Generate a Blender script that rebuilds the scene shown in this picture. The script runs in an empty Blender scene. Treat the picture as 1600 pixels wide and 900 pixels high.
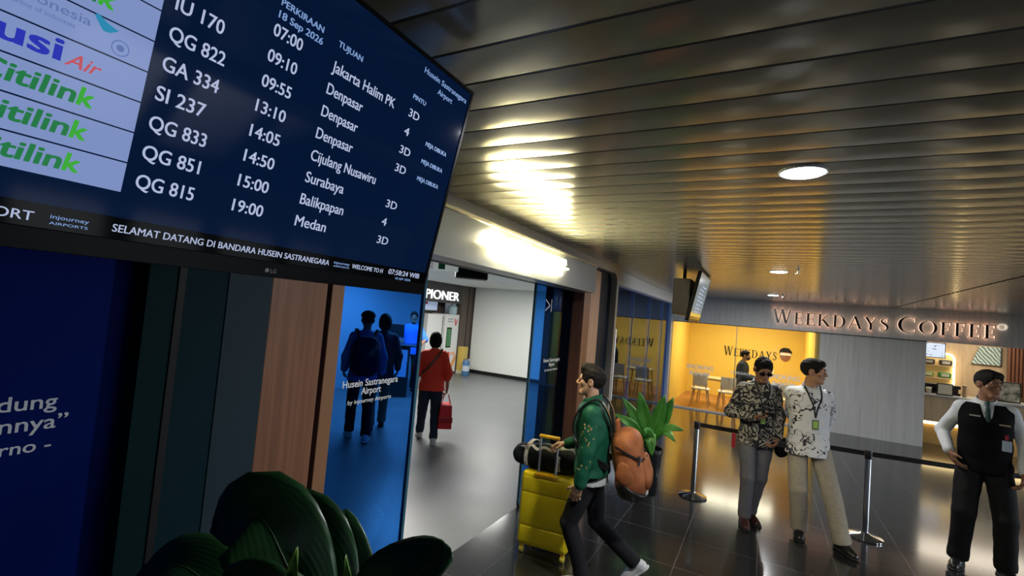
import bpy, bmesh, math, random
import numpy as np
from mathutils import Vector, Matrix, Euler, Quaternion
S = bpy.context.scene
COL = S.collection
PI = math.pi

# ------------------------------------------------------------------ camera
CAM_H = 1.95
YAW, PITCH, ROLL, FPX = 0.494040288, 0.0512960458, 0.0859102806, 737.72
def make_camera():
    f = Vector((-math.sin(YAW)*math.cos(PITCH), math.cos(YAW)*math.cos(PITCH), math.sin(PITCH)))
    r = Vector((math.cos(YAW), math.sin(YAW), 0)); u = r.cross(f)
    r2 = math.cos(ROLL)*r + math.sin(ROLL)*u
    u2 = -math.sin(ROLL)*r + math.cos(ROLL)*u
    m = Matrix((r2, u2, -f)).transposed().to_4x4()
    m.translation = Vector((0, 0, CAM_H))
    cd = bpy.data.cameras.new('camera'); cd.sensor_width = 36; cd.sensor_fit = 'HORIZONTAL'
    cd.lens = 36*FPX/1600; cd.clip_start = 0.05; cd.clip_end = 200
    o = bpy.data.objects.new('camera', cd); COL.objects.link(o); o.matrix_world = m
    S.camera = o
make_camera()

# ------------------------------------------------------------------ light and exposure
S.view_settings.view_transform = 'Standard'
S.view_settings.look = 'None'
S.view_settings.gamma = 1
S.view_settings.use_curve_mapping = False
S.view_settings.exposure = 0.0
W = bpy.data.worlds.new('daylight'); S.world = W; W.use_nodes = True
bgn = W.node_tree.nodes['Background']
bgn.inputs[1].default_value = 0.42
_n, _l = W.node_tree.nodes, W.node_tree.links           # sky above, dim ground below the horizon
_tc = _n.new('ShaderNodeTexCoord'); _sx = _n.new('ShaderNodeSeparateXYZ'); _cr = _n.new('ShaderNodeValToRGB'); _mr = _n.new('ShaderNodeMapRange')
_l.new(_tc.outputs['Generated'], _sx.inputs[0]); _mr.inputs['From Min'].default_value = -1; _l.new(_sx.outputs['Z'], _mr.inputs['Value']); _l.new(_mr.outputs[0], _cr.inputs[0]); _l.new(_cr.outputs[0], bgn.inputs[0])
_cr.color_ramp.elements[0].position = .49; _cr.color_ramp.elements[0].color = (.05, .055, .06, 1); _cr.color_ramp.elements[1].position = .53; _cr.color_ramp.elements[1].color = (.72, .84, 1.0, 1)

def area(name, loc, rot, size, power, color=(1, 1, 1), size_y=None, shape='DISK', spread=None):
    l = bpy.data.lights.new(name, 'AREA'); l.shape = shape if size_y is None else 'RECTANGLE'
    l.size = size
    if size_y: l.size_y = size_y
    l.energy = power; l.color = color
    if spread: l.spread = spread
    o = bpy.data.objects.new(name, l); COL.objects.link(o); o.location = loc; o.rotation_euler = rot
    return o

# ------------------------------------------------------------------ materials
MATS = {}
def mat(name, color=(.5,.5,.5), rough=.5, metal=0, emit=None, estr=1, spec=.5, coat=0, ior=None, alpha=None):
    if name in MATS: return MATS[name]
    m = bpy.data.materials.new(name); m.use_nodes = True
    b = m.node_tree.nodes['Principled BSDF']
    b.inputs['Base Color'].default_value = (*color, 1)
    b.inputs['Roughness'].default_value = rough
    b.inputs['Metallic'].default_value = metal
    b.inputs['Specular IOR Level'].default_value = spec
    if coat: b.inputs['Coat Weight'].default_value = coat; b.inputs['Coat Roughness'].default_value = .05
    if ior: b.inputs['IOR'].default_value = ior
    if emit:
        b.inputs['Emission Color'].default_value = (*emit, 1); b.inputs['Emission Strength'].default_value = estr
    MATS[name] = m
    return m
def nodes(m): return m.node_tree.nodes, m.node_tree.links
def tex_coord(m, scale=(1,1,1), kind='Object', rot=(0,0,0)):
    n, l = nodes(m)
    tc = n.new('ShaderNodeTexCoord'); mp = n.new('ShaderNodeMapping')
    mp.inputs['Scale'].default_value = scale; mp.inputs['Rotation'].default_value = rot
    l.new(tc.outputs[kind], mp.inputs['Vector']); return mp.outputs['Vector']
def ramp(m, fac, stops, interp='LINEAR'):
    n, l = nodes(m)
    r = n.new('ShaderNodeValToRGB'); cr = r.color_ramp; cr.interpolation = interp
    while len(cr.elements) < len(stops): cr.elements.new(.5)
    for e, (p, c) in zip(cr.elements, stops):
        e.position = p; e.color = (*c, 1)
    l.new(fac, r.inputs['Fac']); return r.outputs['Color']
def base(m, col): m.node_tree.links.new(col, m.node_tree.nodes['Principled BSDF'].inputs['Base Color'])
def add_bump(m, fac, strength=.3, dist=.01):
    n, l = nodes(m)
    b = n.new('ShaderNodeBump'); b.inputs['Strength'].default_value = strength; b.inputs['Distance'].default_value = dist
    l.new(fac, b.inputs['Height']); l.new(b.outputs['Normal'], n['Principled BSDF'].inputs['Normal'])
def noise(m, vec, scale=5, detail=4, rough=.5, dist=0):
    n, l = nodes(m)
    t = n.new('ShaderNodeTexNoise'); t.inputs['Scale'].default_value = scale; t.inputs['Detail'].default_value = detail
    t.inputs['Roughness'].default_value = rough; t.inputs['Distortion'].default_value = dist
    l.new(vec, t.inputs['Vector']); return t.outputs['Fac']
def wood(name, c0, c1, scale, rough=.45, spec=.4):
    """grain stretched along z"""
    if name in MATS: return MATS[name]
    m = mat(name, c0, rough, spec=spec)
    v = tex_coord(m, scale)
    f = noise(m, v, 3, 6, .6, .6)
    base(m, ramp(m, f, [(.32, c0), (.68, c1)]))
    return m
def fabric(name, c, rough=.85, var=.13, scale=60):
    if name in MATS: return MATS[name]
    m = mat(name, c, rough, spec=.2)
    v = tex_coord(m); f = noise(m, v, scale, 3)
    lo = tuple(x*(1-var) for x in c); hi = tuple(min(1, x*(1+var)) for x in c)
    base(m, ramp(m, f, [(.3, lo), (.7, hi)]))
    add_bump(m, f, .15, .003)
    return m

# ------------------------------------------------------------------ mesh helpers
def finish(name, bm, m, parent=None, smooth=False, loc=None):
    me = bpy.data.meshes.new(name)
    bmesh.ops.recalc_face_normals(bm, faces=bm.faces[:])
    bm.to_mesh(me); bm.free()
    if smooth:
        me.polygons.foreach_set('use_smooth', [True]*len(me.polygons))
        if smooth != 'all':
            try: me.set_sharp_from_angle(angle=math.radians(38))
            except Exception: pass
    return link(name, me, m, parent, loc)
def link(name, me, m, parent=None, loc=None):
    for x in (m if isinstance(m, (list, tuple)) else [m]): me.materials.append(x)
    o = bpy.data.objects.new(name, me); COL.objects.link(o)
    if parent: o.parent = parent
    if loc: o.location = loc
    return o
def empty(name, loc=(0,0,0), rz=0):
    o = bpy.data.objects.new(name, None); COL.objects.link(o); o.empty_display_size = .1
    o.location = loc; o.rotation_euler = (0,0,rz); return o
def tag(o, label=None, cat=None, group=None, kind=None):
    if label: o['label'] = label
    if cat: o['category'] = cat
    if group: o['group'] = group
    if kind: o['kind'] = kind
    return o
def thing(name, label, cat, loc=(0,0,0), rz=0, group=None): return tag(empty(name, loc, rz), label, cat, group)
def box(bm, x0, x1, y0, y1, z0, z1, bev=0, seg=2, mtx=None):
    vs = [bm.verts.new((x, y, z)) for x in (x0, x1) for y in (y0, y1) for z in (z0, z1)]
    fs = [(0,1,3,2),(4,6,7,5),(0,4,5,1),(2,3,7,6),(0,2,6,4),(1,5,7,3)]
    faces = [bm.faces.new([vs[i] for i in f]) for f in fs]
    if bev:
        es = list({e for f in faces for e in f.edges})
        g = bmesh.ops.bevel(bm, geom=es, offset=bev, segments=seg, profile=.5, affect='EDGES', clamp_overlap=True)
        vs = list({v for f in g['faces'] for v in f.verts} | {v for v in vs if v.is_valid})
    if mtx is not None:
        bmesh.ops.transform(bm, matrix=mtx, verts=[v for v in vs if v.is_valid])
    return bm
def B(*a, **k):
    return box(bmesh.new(), *a, **k)
def tube(bm, pts, r, seg=10, cap=True, closed=False):
    """tube along points; r a number or a list"""
    pts = [Vector(p) for p in pts]; n = len(pts)
    rs = r if isinstance(r, (list, tuple)) else [r]*n
    rings = []; prev = None
    for i, p in enumerate(pts):
        if closed: t = (pts[(i+1) % n] - pts[i-1]).normalized()
        else: t = (pts[min(i+1, n-1)] - pts[max(i-1, 0)]).normalized()
        if prev is None:
            a = Vector((0,0,1)) if abs(t.z) < .9 else Vector((1,0,0)); u = t.cross(a).normalized()
        else: u = (prev - t*prev.dot(t)).normalized()
        prev = u; v = t.cross(u)
        rings.append([bm.verts.new(p + rs[i]*(u*math.cos(2*PI*k/seg) + v*math.sin(2*PI*k/seg))) for k in range(seg)])
    rng = range(n) if closed else range(n-1)
    for i in rng:
        A, Bq = rings[i], rings[(i+1) % n]
        for k in range(seg): bm.faces.new((A[k], A[(k+1) % seg], Bq[(k+1) % seg], Bq[k]))
    if cap and not closed:
        bm.faces.new(rings[0][::-1]); bm.faces.new(rings[-1])
    return bm
def strap(bm, pts, w, t, nrm):
    """flat band: width along w dir = tangent x normal"""
    pts = [Vector(p) for p in pts]; per = isinstance(nrm[0], (list, tuple, Vector, np.ndarray))
    if 3 < len(pts) < 12:                                   # smooth the run
        N_ = [Vector(q) for q in nrm] if per else None; Q = [pts[0]*2-pts[1]] + pts + [pts[-1]*2-pts[-2]]; o, m = [], []
        if per and len(N_) < len(pts): N_ += [N_[-1]]*(len(pts)-len(N_))
        for i in range(len(pts)-1):
            a, b, c, d = Q[i:i+4]
            for f in (0, .25, .5, .75):
                o.append(.5*((2*b)+(c-a)*f+(2*a-5*b+4*c-d)*f*f+(3*b-a-3*c+d)*f**3))
                if per: m.append(N_[i].lerp(N_[i+1], f))
        pts = o + [pts[-1]]; nrm = m + [N_[-1]] if per else nrm
    n = len(pts); rings = []
    for i, p in enumerate(pts):
        tg = (pts[min(i+1, n-1)] - pts[max(i-1, 0)]).normalized()
        nn = Vector(nrm[i] if per else nrm); nn = (nn - tg*nn.dot(tg)).normalized()
        s = tg.cross(nn)
        rings.append([bm.verts.new(p + s*a*w/2 + nn*b*t/2) for a, b in ((-1,-1),(1,-1),(1,1),(-1,1))])
    for i in range(n-1):
        for k in range(4): bm.faces.new((rings[i][k], rings[i][(k+1)%4], rings[i+1][(k+1)%4], rings[i+1][k]))
    bm.faces.new(rings[0][::-1]); bm.faces.new(rings[-1]); return bm
def lathe(bm, prof, seg=32, ctr=(0,0,0)):
    """prof: (r, z) list; closed with caps where r>0"""
    c = Vector(ctr); rings = []
    for r, z in prof:
        rings.append([bm.verts.new(c + Vector((r*math.cos(2*PI*k/seg), r*math.sin(2*PI*k/seg), z))) for k in range(seg)])
    for A, Bq in zip(rings, rings[1:]):
        for k in range(seg): bm.faces.new((A[k], A[(k+1)%seg], Bq[(k+1)%seg], Bq[k]))
    bm.faces.new(rings[0][::-1]); bm.faces.new(rings[-1]); return bm
def prism(bm, pts2, mtx, depth):
    """2-D polygon (x, y) extruded along local z by depth, placed by mtx"""
    if pts2[0] == 'strip':                                  # band between two matching outlines
        R_ = [[bm.verts.new(mtx @ Vector((x, y, z))) for x, y in L] for z in (0, depth) for L in pts2[1:]]
        for i in range(len(R_[0])-1):
            for p, q in ((0, 1), (3, 2), (0, 2), (1, 3)): bm.faces.new((R_[p][i], R_[p][i+1], R_[q][i+1], R_[q][i]))
        for i in (0, -1): bm.faces.new((R_[0][i], R_[1][i], R_[3][i], R_[2][i]))
        return bm
    a = [bm.verts.new(mtx @ Vector((x, y, 0))) for x, y in pts2]
    b = [bm.verts.new(mtx @ Vector((x, y, depth))) for x, y in pts2]
    n = len(a)
    f0 = bm.faces.new(a[::-1]); f1 = bm.faces.new(b)
    for i in range(n): bm.faces.new((a[i], a[(i+1)%n], b[(i+1)%n], b[i]))
    bmesh.ops.triangulate(bm, faces=[f0, f1])
    return bm
def frame_mtx(o, xdir, ydir):
    x = Vector(xdir).normalized(); y = Vector(ydir); y = (y - x*y.dot(x)).normalized(); z = x.cross(y)
    m = Matrix((x, y, z)).transposed().to_4x4(); m.translation = Vector(o); return m
def text_mesh(s, size=1, ext=0, bold=0, spacing=1, shear=0):
    c = bpy.data.curves.new('t', 'FONT'); c.body = s; c.size = size; c.extrude = ext; c.offset = bold
    c.space_character = spacing; c.shear = shear; c.resolution_u = 4
    o = bpy.data.objects.new('t', c); COL.objects.link(o)
    dg = bpy.context.evaluated_depsgraph_get(); dg.update()
    me = bpy.data.meshes.new_from_object(o.evaluated_get(dg))
    bpy.data.objects.remove(o); bpy.data.curves.remove(c)
    return me
def text(name, s, mtx, m, parent, height, width=None, ext=.0008, bold=0, align='L', shear=0, spacing=1, wf=1.0, kind=None):
    """lettering whose cap height is `height`; width fits the line if given; origin at the baseline; raised off the surface by ext"""
    me = text_mesh(s, 1, 0.02, 0, spacing, shear)
    if bold:                                                # heavier strokes: overlaid copies a hair apart
        bmt = bmesh.new(); d_ = bold*.8
        for k_, (ox, oy) in enumerate(((-d_, -d_*.6), (d_, -d_*.6), (-d_, d_*.6), (d_, d_*.6))):
            i0 = len(bmt.verts); bmt.from_mesh(me); bmt.verts.ensure_lookup_table()
            for v in bmt.verts[i0:]: v.co.x += ox; v.co.y += oy; v.co.z *= 1+.08*k_ if v.co.z > 0 else 1
        bmt.to_mesh(me); bmt.free()
    n = len(me.vertices); co = np.empty(n*3, np.float32); me.vertices.foreach_get('co', co); co = co.reshape(-1, 3)
    caps = text_mesh('H', 1); cz = np.empty(len(caps.vertices)*3, np.float32); caps.vertices.foreach_get('co', cz)
    ch = cz.reshape(-1, 3)[:, 1].max(); bpy.data.meshes.remove(caps)
    k = height/ch
    co[:, 0] -= co[:, 0].min(); w = co[:, 0].max()
    kx = k*wf if width is None else width/w
    if align == 'R': co[:, 0] -= w
    if align == 'C': co[:, 0] -= w/2
    co[:, 0] *= kx; co[:, 1] *= k
    co[:, 2] = np.where(co[:, 2] > 0, ext*co[:, 2]/.02, .0002)
    M4 = np.array(mtx); co = co @ M4[:3, :3].T + M4[:3, 3]
    me.vertices.foreach_set('co', co.astype(np.float32).ravel()); me.update()
    o = link(name, me, m, parent)
    if kind: o['kind'] = kind
    return o
DOWN_W, CONC_W = 44, 92
area('smoking_lamp', (-.4, 13.6, 2.5), (0, 0, 0), 1.6, 95, (1.0, .92, .72), 1.2)
area('coffee_lamp', (4.2, 13.9, 2.5), (0, 0, 0), 2.0, 55, (1.0, .88, .70), 1.4)
for _y in (3.6, 5.4, 7.2, 9.0, 10.8):      # daylight through the panes of the glazed front on the right
    area('glazed_front_daylight', (8.9, _y, 1.55), (0, PI/2 - .48, 0), 1.8, 34, (.86, .93, 1.0), 1.3, spread=math.radians(88))
# ------------------------------------------------------------------ organic shapes: signed distances -> surface nets
def vnorm(a):
    a = np.asarray(a, float); return a/np.linalg.norm(a)
class Shape:
    def __init__(s): s.ops = []
    def cone(s, a, b, ra, rb, k=.03, op='add'):
        s.ops.append(('cone', np.asarray(a, float), np.asarray(b, float), ra, rb, k, op, None)); return s
    def ell(s, c, r, R=None, k=.03, op='add'):
        s.ops.append(('ell', np.asarray(c, float), np.asarray(r, float), R if R is not None else np.eye(3), None, k, op, None)); return s
    def flat(s, a, b, ra, rb, axis, q, k=.03, op='add'):
        """tapered capsule squeezed by q along `axis`"""
        s.ops.append(('flat', np.asarray(a, float), np.asarray(b, float), ra, rb, k, op, (vnorm(axis), q))); return s
    def cut(s, p, n, k=.004):
        """removes everything on the side n points to"""
        s.ops.append(('cut', np.asarray(p, float), vnorm(n), None, None, k, 'cut', None)); return s
    def wrinkle(s, amp, freq, seed=0):
        s.ops.append(('wr', amp, freq, seed, None, 0, 'wr', None)); return s
def _cone(P, a, b, ra, rb):
    ba = b-a; l2 = max(ba@ba, 1e-12); pa = P-a
    t = np.clip((pa@ba)/l2, 0, 1)
    return np.sqrt(((pa - t[..., None]*ba)**2).sum(-1)) - (ra + (rb-ra)*t)
def shape_mesh(sh, vox, name='m'):
    lo = np.full(3, 1e9); hi = -lo
    for o in sh.ops:
        if o[6] != 'add': continue
        if o[0] == 'ell': r = o[2].max(); lo = np.minimum(lo, o[1]-r); hi = np.maximum(hi, o[1]+r)
        else:
            r = max(o[3], o[4]); lo = np.minimum(lo, np.minimum(o[1], o[2])-r); hi = np.maximum(hi, np.maximum(o[1], o[2])+r)
    lo -= 4*vox; hi += 4*vox
    n = np.ceil((hi-lo)/vox).astype(int)+1
    ax = [lo[i]+vox*np.arange(n[i]) for i in range(3)]
    D = np.full(n, .2, np.float32)
    for o in sh.ops:
        k = o[5]; op = o[6]
        if op == 'cut':
            d = (ax[0][:, None, None]-o[1][0])*o[2][0] + (ax[1][None, :, None]-o[1][1])*o[2][1] + (ax[2][None, None, :]-o[1][2])*o[2][2]
            D = np.maximum(D, d.astype(np.float32)); continue
        if op == 'wr':
            rng = np.random.RandomState(o[3]); w = np.zeros(n, np.float32)
            for q in range(6):
                dv = rng.normal(size=3); dv[2] *= 1.5; dv = dv/np.linalg.norm(dv)*o[2]*rng.uniform(.5, 1.5); ph = rng.uniform(0, 6.28, 2)
                bx = ax[0][:, None, None]*dv[0] + ax[1][None, :, None]*dv[1] + ax[2][None, None, :]*dv[2]
                w += np.sin(bx + ph[0] + 1.2*np.sin(bx*.37+ph[1])).astype(np.float32)
            D = D + np.float32(o[1])*w/2.5; continue
        m = max(k, 0) + 3*vox
        if o[0] == 'ell': a = o[1]-o[2].max()-m; b = o[1]+o[2].max()+m
        else:
            r = max(o[3], o[4]); a = np.minimum(o[1], o[2])-r-m; b = np.maximum(o[1], o[2])+r+m
        i0 = np.clip(np.floor((a-lo)/vox).astype(int), 0, n); i1 = np.clip(np.ceil((b-lo)/vox).astype(int)+1, 0, n)
        if (i1 <= i0).any(): continue
        sl = tuple(slice(i0[i], i1[i]) for i in range(3))
        P = np.stack(np.meshgrid(*[ax[i][sl[i]] for i in range(3)], indexing='ij'), -1)
        if o[0] == 'cone': d = _cone(P, o[1], o[2], o[3], o[4])
        elif o[0] == 'flat':
            u, q = o[7]; c = (o[1]+o[2])/2
            def sq(X): return X + ((X-c)@u)[..., None]*u*(1/q-1)
            d = _cone(sq(P), sq(o[1]), sq(o[2]), o[3], o[4])*(.5+.5*q)
        else:
            Q = (P-o[1])@o[3]; e = Q/o[2]; ln = np.sqrt((e**2).sum(-1)); g = np.sqrt(((e/o[2])**2).sum(-1))
            d = ln*(ln-1)/np.maximum(g, 1e-6)
        d = d.astype(np.float32); E = D[sl]
        if op == 'add':
            if k > 0:
                h = np.maximum(k-np.abs(E-d), 0)/k; D[sl] = np.minimum(E, d) - h*h*k*.25
            else: D[sl] = np.minimum(E, d)
        else:
            d = -d
            if k > 0:
                h = np.maximum(k-np.abs(E-d), 0)/k; D[sl] = np.maximum(E, d) + h*h*k*.25
            else: D[sl] = np.maximum(E, d)
    # surface nets
    ins = D < 0
    c = np.zeros(np.array(n)-1, np.int8)
    for dx in (0, 1):
        for dy in (0, 1):
            for dz in (0, 1): c += ins[dx:n[0]-1+dx, dy:n[1]-1+dy, dz:n[2]-1+dz]
    act = np.argwhere((c > 0) & (c < 8))
    cor = np.array([(x, y, z) for x in (0, 1) for y in (0, 1) for z in (0, 1)])
    val = np.stack([D[act[:, 0]+q[0], act[:, 1]+q[1], act[:, 2]+q[2]] for q in cor], 1)
    pos = np.zeros((len(act), 3)); cnt = np.zeros(len(act))
    for i in range(8):
        for j in range(i+1, 8):
            if np.abs(cor[i]-cor[j]).sum() != 1: continue
            va, vb = val[:, i], val[:, j]; s = (va < 0) != (vb < 0)
            t = np.where(s, va/np.where(s, va-vb, 1), 0)
            pos += np.where(s[:, None], cor[i] + t[:, None]*(cor[j]-cor[i]), 0); cnt += s
    pos = (act + pos/cnt[:, None])*vox + lo
    idx = np.full(c.shape, -1, np.int32); idx[tuple(act.T)] = np.arange(len(act))
    quads = []
    for a in range(3):
        b, e = (a+1) % 3, (a+2) % 3
        s0 = [slice(None)]*3; s1 = [slice(None)]*3
        s0[a] = slice(0, n[a]-1); s1[a] = slice(1, n[a])
        A, Bq = ins[tuple(s0)], ins[tuple(s1)]
        ed = np.argwhere(A != Bq); ed = ed[(ed[:, b] > 0) & (ed[:, e] > 0) & (ed[:, b] < n[b]-1) & (ed[:, e] < n[e]-1)]
        fl = A[tuple(ed.T)]
        ub = np.zeros(3, int); ub[b] = 1; ue = np.zeros(3, int); ue[e] = 1
        g = lambda q: idx[tuple(q.T)]
        Q = np.stack([g(ed-ub-ue), g(ed-ue), g(ed), g(ed-ub)], 1)
        Q[~fl] = Q[~fl][:, ::-1]; quads.append(Q)
    Q = np.concatenate(quads); Q = Q[(Q >= 0).all(1)]
    me = bpy.data.meshes.new(name)
    me.vertices.add(len(pos)); me.vertices.foreach_set('co', pos.astype(np.float32).ravel())
    me.loops.add(Q.size); me.loops.foreach_set('vertex_index', Q.astype(np.int32).ravel())
    me.polygons.add(len(Q)); me.polygons.foreach_set('loop_start', np.arange(0, Q.size, 4, dtype=np.int32))
    me.polygons.foreach_set('loop_total', np.full(len(Q), 4, np.int32))
    me.polygons.foreach_set('use_smooth', np.ones(len(Q), bool))
    me.update(calc_edges=True); me.validate()
    return me
def organic(name, sh, vox, m, parent=None, loc=None): return link(name, shape_mesh(sh, vox, name), m, parent, loc)

# ------------------------------------------------------------------ people
SKIN = {}
def skin(name, c):
    m = mat(name, c, .5, spec=.35)
    m.node_tree.nodes['Principled BSDF'].inputs['Subsurface Weight'].default_value = .08
    m.node_tree.nodes['Principled BSDF'].inputs['Subsurface Radius'].default_value = (.02, .008, .004)
    return m
def rot(axis, a):
    return np.array(Matrix.Rotation(a, 3, axis))
def two_bone(a, t, l1, l2, hint):
    a = np.array(a, float); t = np.array(t, float); d = t-a; L = np.linalg.norm(d)
    mx = (l1+l2)*.998
    if L > mx: t = a + d*(mx/L); d = t-a; L = mx
    u = d/L; x = (L*L + l1*l1 - l2*l2)/(2*L); h = math.sqrt(max(l1*l1-x*x, 0))
    hv = np.array(hint, float); hv = hv - u*(hv@u); hv = vnorm(hv)
    return a + u*x + hv*h, t
def hand_shape(sh, Wr, f, nrm, side, curl=(.3, .4, .3), s=1.0, thumb=(.55, .7, .25), k=.004, spread=.06):
    """Wr wrist, f finger direction, nrm palm normal, side +1/-1: thumb lies on cross(f,nrm)*side"""
    f = vnorm(f); nrm = np.array(nrm, float); nrm = vnorm(nrm - f*(nrm@f)); t = np.cross(f, nrm)*side
    Wr = np.array(Wr, float)
    tips = []
    offs = [.028, .0095, -.009, -.026]; ln = [1.0, 1.1, 1.02, .8]
    kn = [Wr + (f*(.088-.006*abs(i-1)) + t*offs[i])*s for i in range(4)]
    for i in range(4): sh.cone(Wr + t*offs[i]*.6*s, kn[i], .0165*s, .0115*s, .014*s)
    sh.cone(Wr + (f*.03+t*.02)*s, Wr + (f*.055+t*.028)*s, .016*s, .013*s, .015*s)
    for i in range(4):
        p = kn[i]; a = 0
        for j, (l, r0, r1) in enumerate(((.042, .0098, .0088), (.026, .0088, .008), (.021, .008, .0066))):
            a += curl[j] if not isinstance(curl[0], (tuple, list)) else curl[i][j]
            d = f*math.cos(a) + nrm*math.sin(a) + t*spread*(1.5-i)/1.5
            q = p + vnorm(d)*l*ln[i]*s
            sh.cone(p, q, r0*s, r1*s, k); p = q
        tips.append(p)
    p = Wr + (f*.03 + t*.027)*s
    d1 = vnorm(f*thumb[0] + t*thumb[1] + nrm*thumb[2]); q = p + d1*.045*s
    sh.cone(p, q, .0135*s, .0105*s, .01)
    d2 = vnorm(d1 + f*.35 + nrm*.25 - t*.25); r = q + d2*.032*s
    sh.cone(q, r, .0105*s, .008*s, k)
    return tips
def person(name, label, loc, rz, H, pose, skin_m, hair_m, hair='short', vox=.0065, fem=False):
    """Builds a figure facing local +Y.  Returns root and a dict of joints (metres, local)."""
    s = H/1.70
    root = tag(empty(name, loc, rz), label, 'person')
    J = {}
    pel = np.array(pose.get('pelvis', (0, 0, .92)), float)*s
    Rp = rot('Z', pose.get('pelvis_yaw', 0))
    Rt = rot('Z', pose.get('chest_yaw', 0)) @ rot('X', -pose.get('lean', 0)) @ rot('Y', pose.get('side', 0))
    up = Rt @ np.array([0, 0, 1.]); rt = Rt @ np.array([1., 0, 0]); fw = Rt @ np.array([0, 1., 0])
    J.update(pel=pel, up=up, rt=rt, fw=fw, s=s, Rt=Rt, Rp=Rp)
    sw = .15 if not fem else .14
    neck = pel + up*.53*s
    chest = pel + up*.34*s
    Rh = rot('Z', pose.get('head_yaw', 0)) @ rot('X', -pose.get('head_pitch', 0)) @ rot('Y', pose.get('head_roll', 0))
    hup = Rh @ np.array([0, 0, 1.]); hfw = Rh @ np.array([0, 1., 0])
    hb = neck + up*.055*s + fw*.012*s          # base of the skull
    hc = hb + hup*.105*s + hfw*.022*s
    J.update(neck=neck, chest=chest, head=hc, Rh=Rh)
    b = Shape()
    b.ell(pel + up*.02*s, np.array([.158, .105, .12])*s, Rt, .05)
    b.ell(pel + up*.16*s, np.array([.132, .092, .14])*s, Rt, .06)
    b.ell(chest, np.array([.142, .105, .19])*s, Rt, .06)
    for sd, nm in ((1, 'R'), (-1, 'L')):
        sh_ = pel + up*.458*s + rt*sw*sd*s + fw*(-.01)*s
        b.cone(neck - up*.045*s, sh_, .042*s, .046*s, .05)
        wr = np.array(pose['wrist'+nm], float)*s if 'wrist'+nm in pose else sh_ + np.array([sd*.05, .03, -.5])*s
        el, wr = two_bone(sh_, wr, .285*s, .25*s, pose.get('elbow'+nm, (sd*.3, -1, -.2)))
        b.cone(sh_, el, .047*s, .038*s, .03); b.cone(el, wr, .038*s, .025*s, .03)
        J['sh'+nm], J['el'+nm], J['wr'+nm] = sh_, el, wr
        fdir = np.array(pose.get('hand'+nm, vnorm(wr-el)), float); nr = np.array(pose.get('palm'+nm, (-sd, 0, 0)), float)
        J['tips'+nm] = hand_shape(b, wr, fdir, nr, pose.get('thumb'+nm, sd), pose.get('curl'+nm, (.35, .45, .3)), s*pose.get('handscale', 1.0))
        J['hand'+nm] = wr + vnorm(fdir)*.08*s
        hp = pel + Rp @ np.array([sd*.088*s, 0, -.02*s])
        an = np.array(pose.get('ankle'+nm, (sd*.1, 0, .085)), float)*s
        kn, an = two_bone(hp, an, .425*s, .415*s, pose.get('knee'+nm, (sd*.1, 1, 0)))
        b.cone(hp, kn, .082*s, .055*s, .04); b.cone(kn, an, .052*s, .036*s, .03)
        b.cone(kn + (an-kn)*.18, kn + (an-kn)*.5, .05*s, .045*s, .03)
        J['hp'+nm], J['kn'+nm], J['an'+nm] = hp, kn, an
        fy = pose.get('footyaw'+nm, -sd*.15); fp = pose.get('footpitch'+nm, 0)
        Rf = rot('Z', fy) @ rot('X', -fp); J['Rf'+nm] = Rf
        b.cone(an + Rf @ np.array([0, -.035, -.045])*s, an + Rf @ np.array([0, .1, -.055])*s, .028*s, .022*s, .03)
    b.cone(neck - up*.03*s, hb + hup*.02*s, .057*s, .052*s, .03)
    # head, local frame x right, y forward, z up
    hs = s*pose.get('headscale', 1.0)
    def hp_(x, y, z): return hc + Rh @ (np.array([x, y, z])*hs)
    b.ell(hp_(0, -.012, .032), np.array([.077, .096, .085])*hs, Rh, .02)
    b.ell(hp_(0, .022, -.04), np.array([.056, .064, .074])*hs, Rh, .03)
    b.cone(hp_(-.014, .068, -.098), hp_(.014, .068, -.098), .018*hs, .018*hs, .025)
    for q in (-1, 1):
        b.cone(hp_(q*.053, .0, -.042), hp_(q*.024, .06, -.094), .016*hs, .013*hs, .025)
        b.ell(hp_(q*.043, .056, -.014), np.array([.022, .02, .02])*hs, Rh, .02)
        b.ell(hp_(q*.031, .094, .005), np.array([.017, .014, .010])*hs, Rh, .010, 'sub')
        b.ell(hp_(q*.031, .0725, .0145), np.array([.017, .0125, .006])*hs, Rh, .004)
        b.ell(hp_(q*.031, .0725, -.003), np.array([.015, .0115, .004])*hs, Rh, .004)
        b.ell(hp_(q*.079, -.012, -.004), np.array([.011, .021, .033])*hs, Rh @ rot('Z', q*.35), .006)
        b.ell(hp_(q*.087, -.006, -.002), np.array([.005, .01, .016])*hs, Rh, .004, 'sub')
        b.ell(hp_(q*.012, .094, -.03), np.array([.009, .011, .008])*hs, Rh, .006)
    b.cone(hp_(-.036, .075, .026), hp_(.036, .075, .026), .013*hs, .013*hs, .015)
    b.cone(hp_(0, .086, .016), hp_(0, .108, -.024), .008*hs, .0115*hs, .012)
    b.ell(hp_(0, .085, -.054), np.array([.024, .011, .006])*hs, Rh, .008)
    b.ell(hp_(0, .083, -.066), np.array([.02, .011, .007])*hs, Rh, .008)
    organic('body', b, vox, skin_m, root)
    J['hp_'] = hp_; J['hs'] = hs
    # hair
    if hair:
        h = Shape()
        g = {'short': .012, 'top': .012, 'bob': .018}.get(hair, .012)
        h.ell(hp_(0, -.014, .036), np.array([.078+g*.6, .097+g, .086+g])*hs, Rh, .02)
        if hair == 'top':
            h.cone(hp_(-.03, .062, .105), hp_(.035, .058, .105), .026*hs, .026*hs, .03); h.cone(hp_(0, .0, .115), hp_(0, .06, .12), .03*hs, .02*hs, .03)
        if hair == 'short': h.cone(hp_(-.03, .06, .086), hp_(.03, .06, .086), .026*hs, .026*hs, .03)
        if hair == 'bob':
            h.ell(hp_(0, -.03, -.03), np.array([.097, .085, .105])*hs, Rh, .04)
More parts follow.
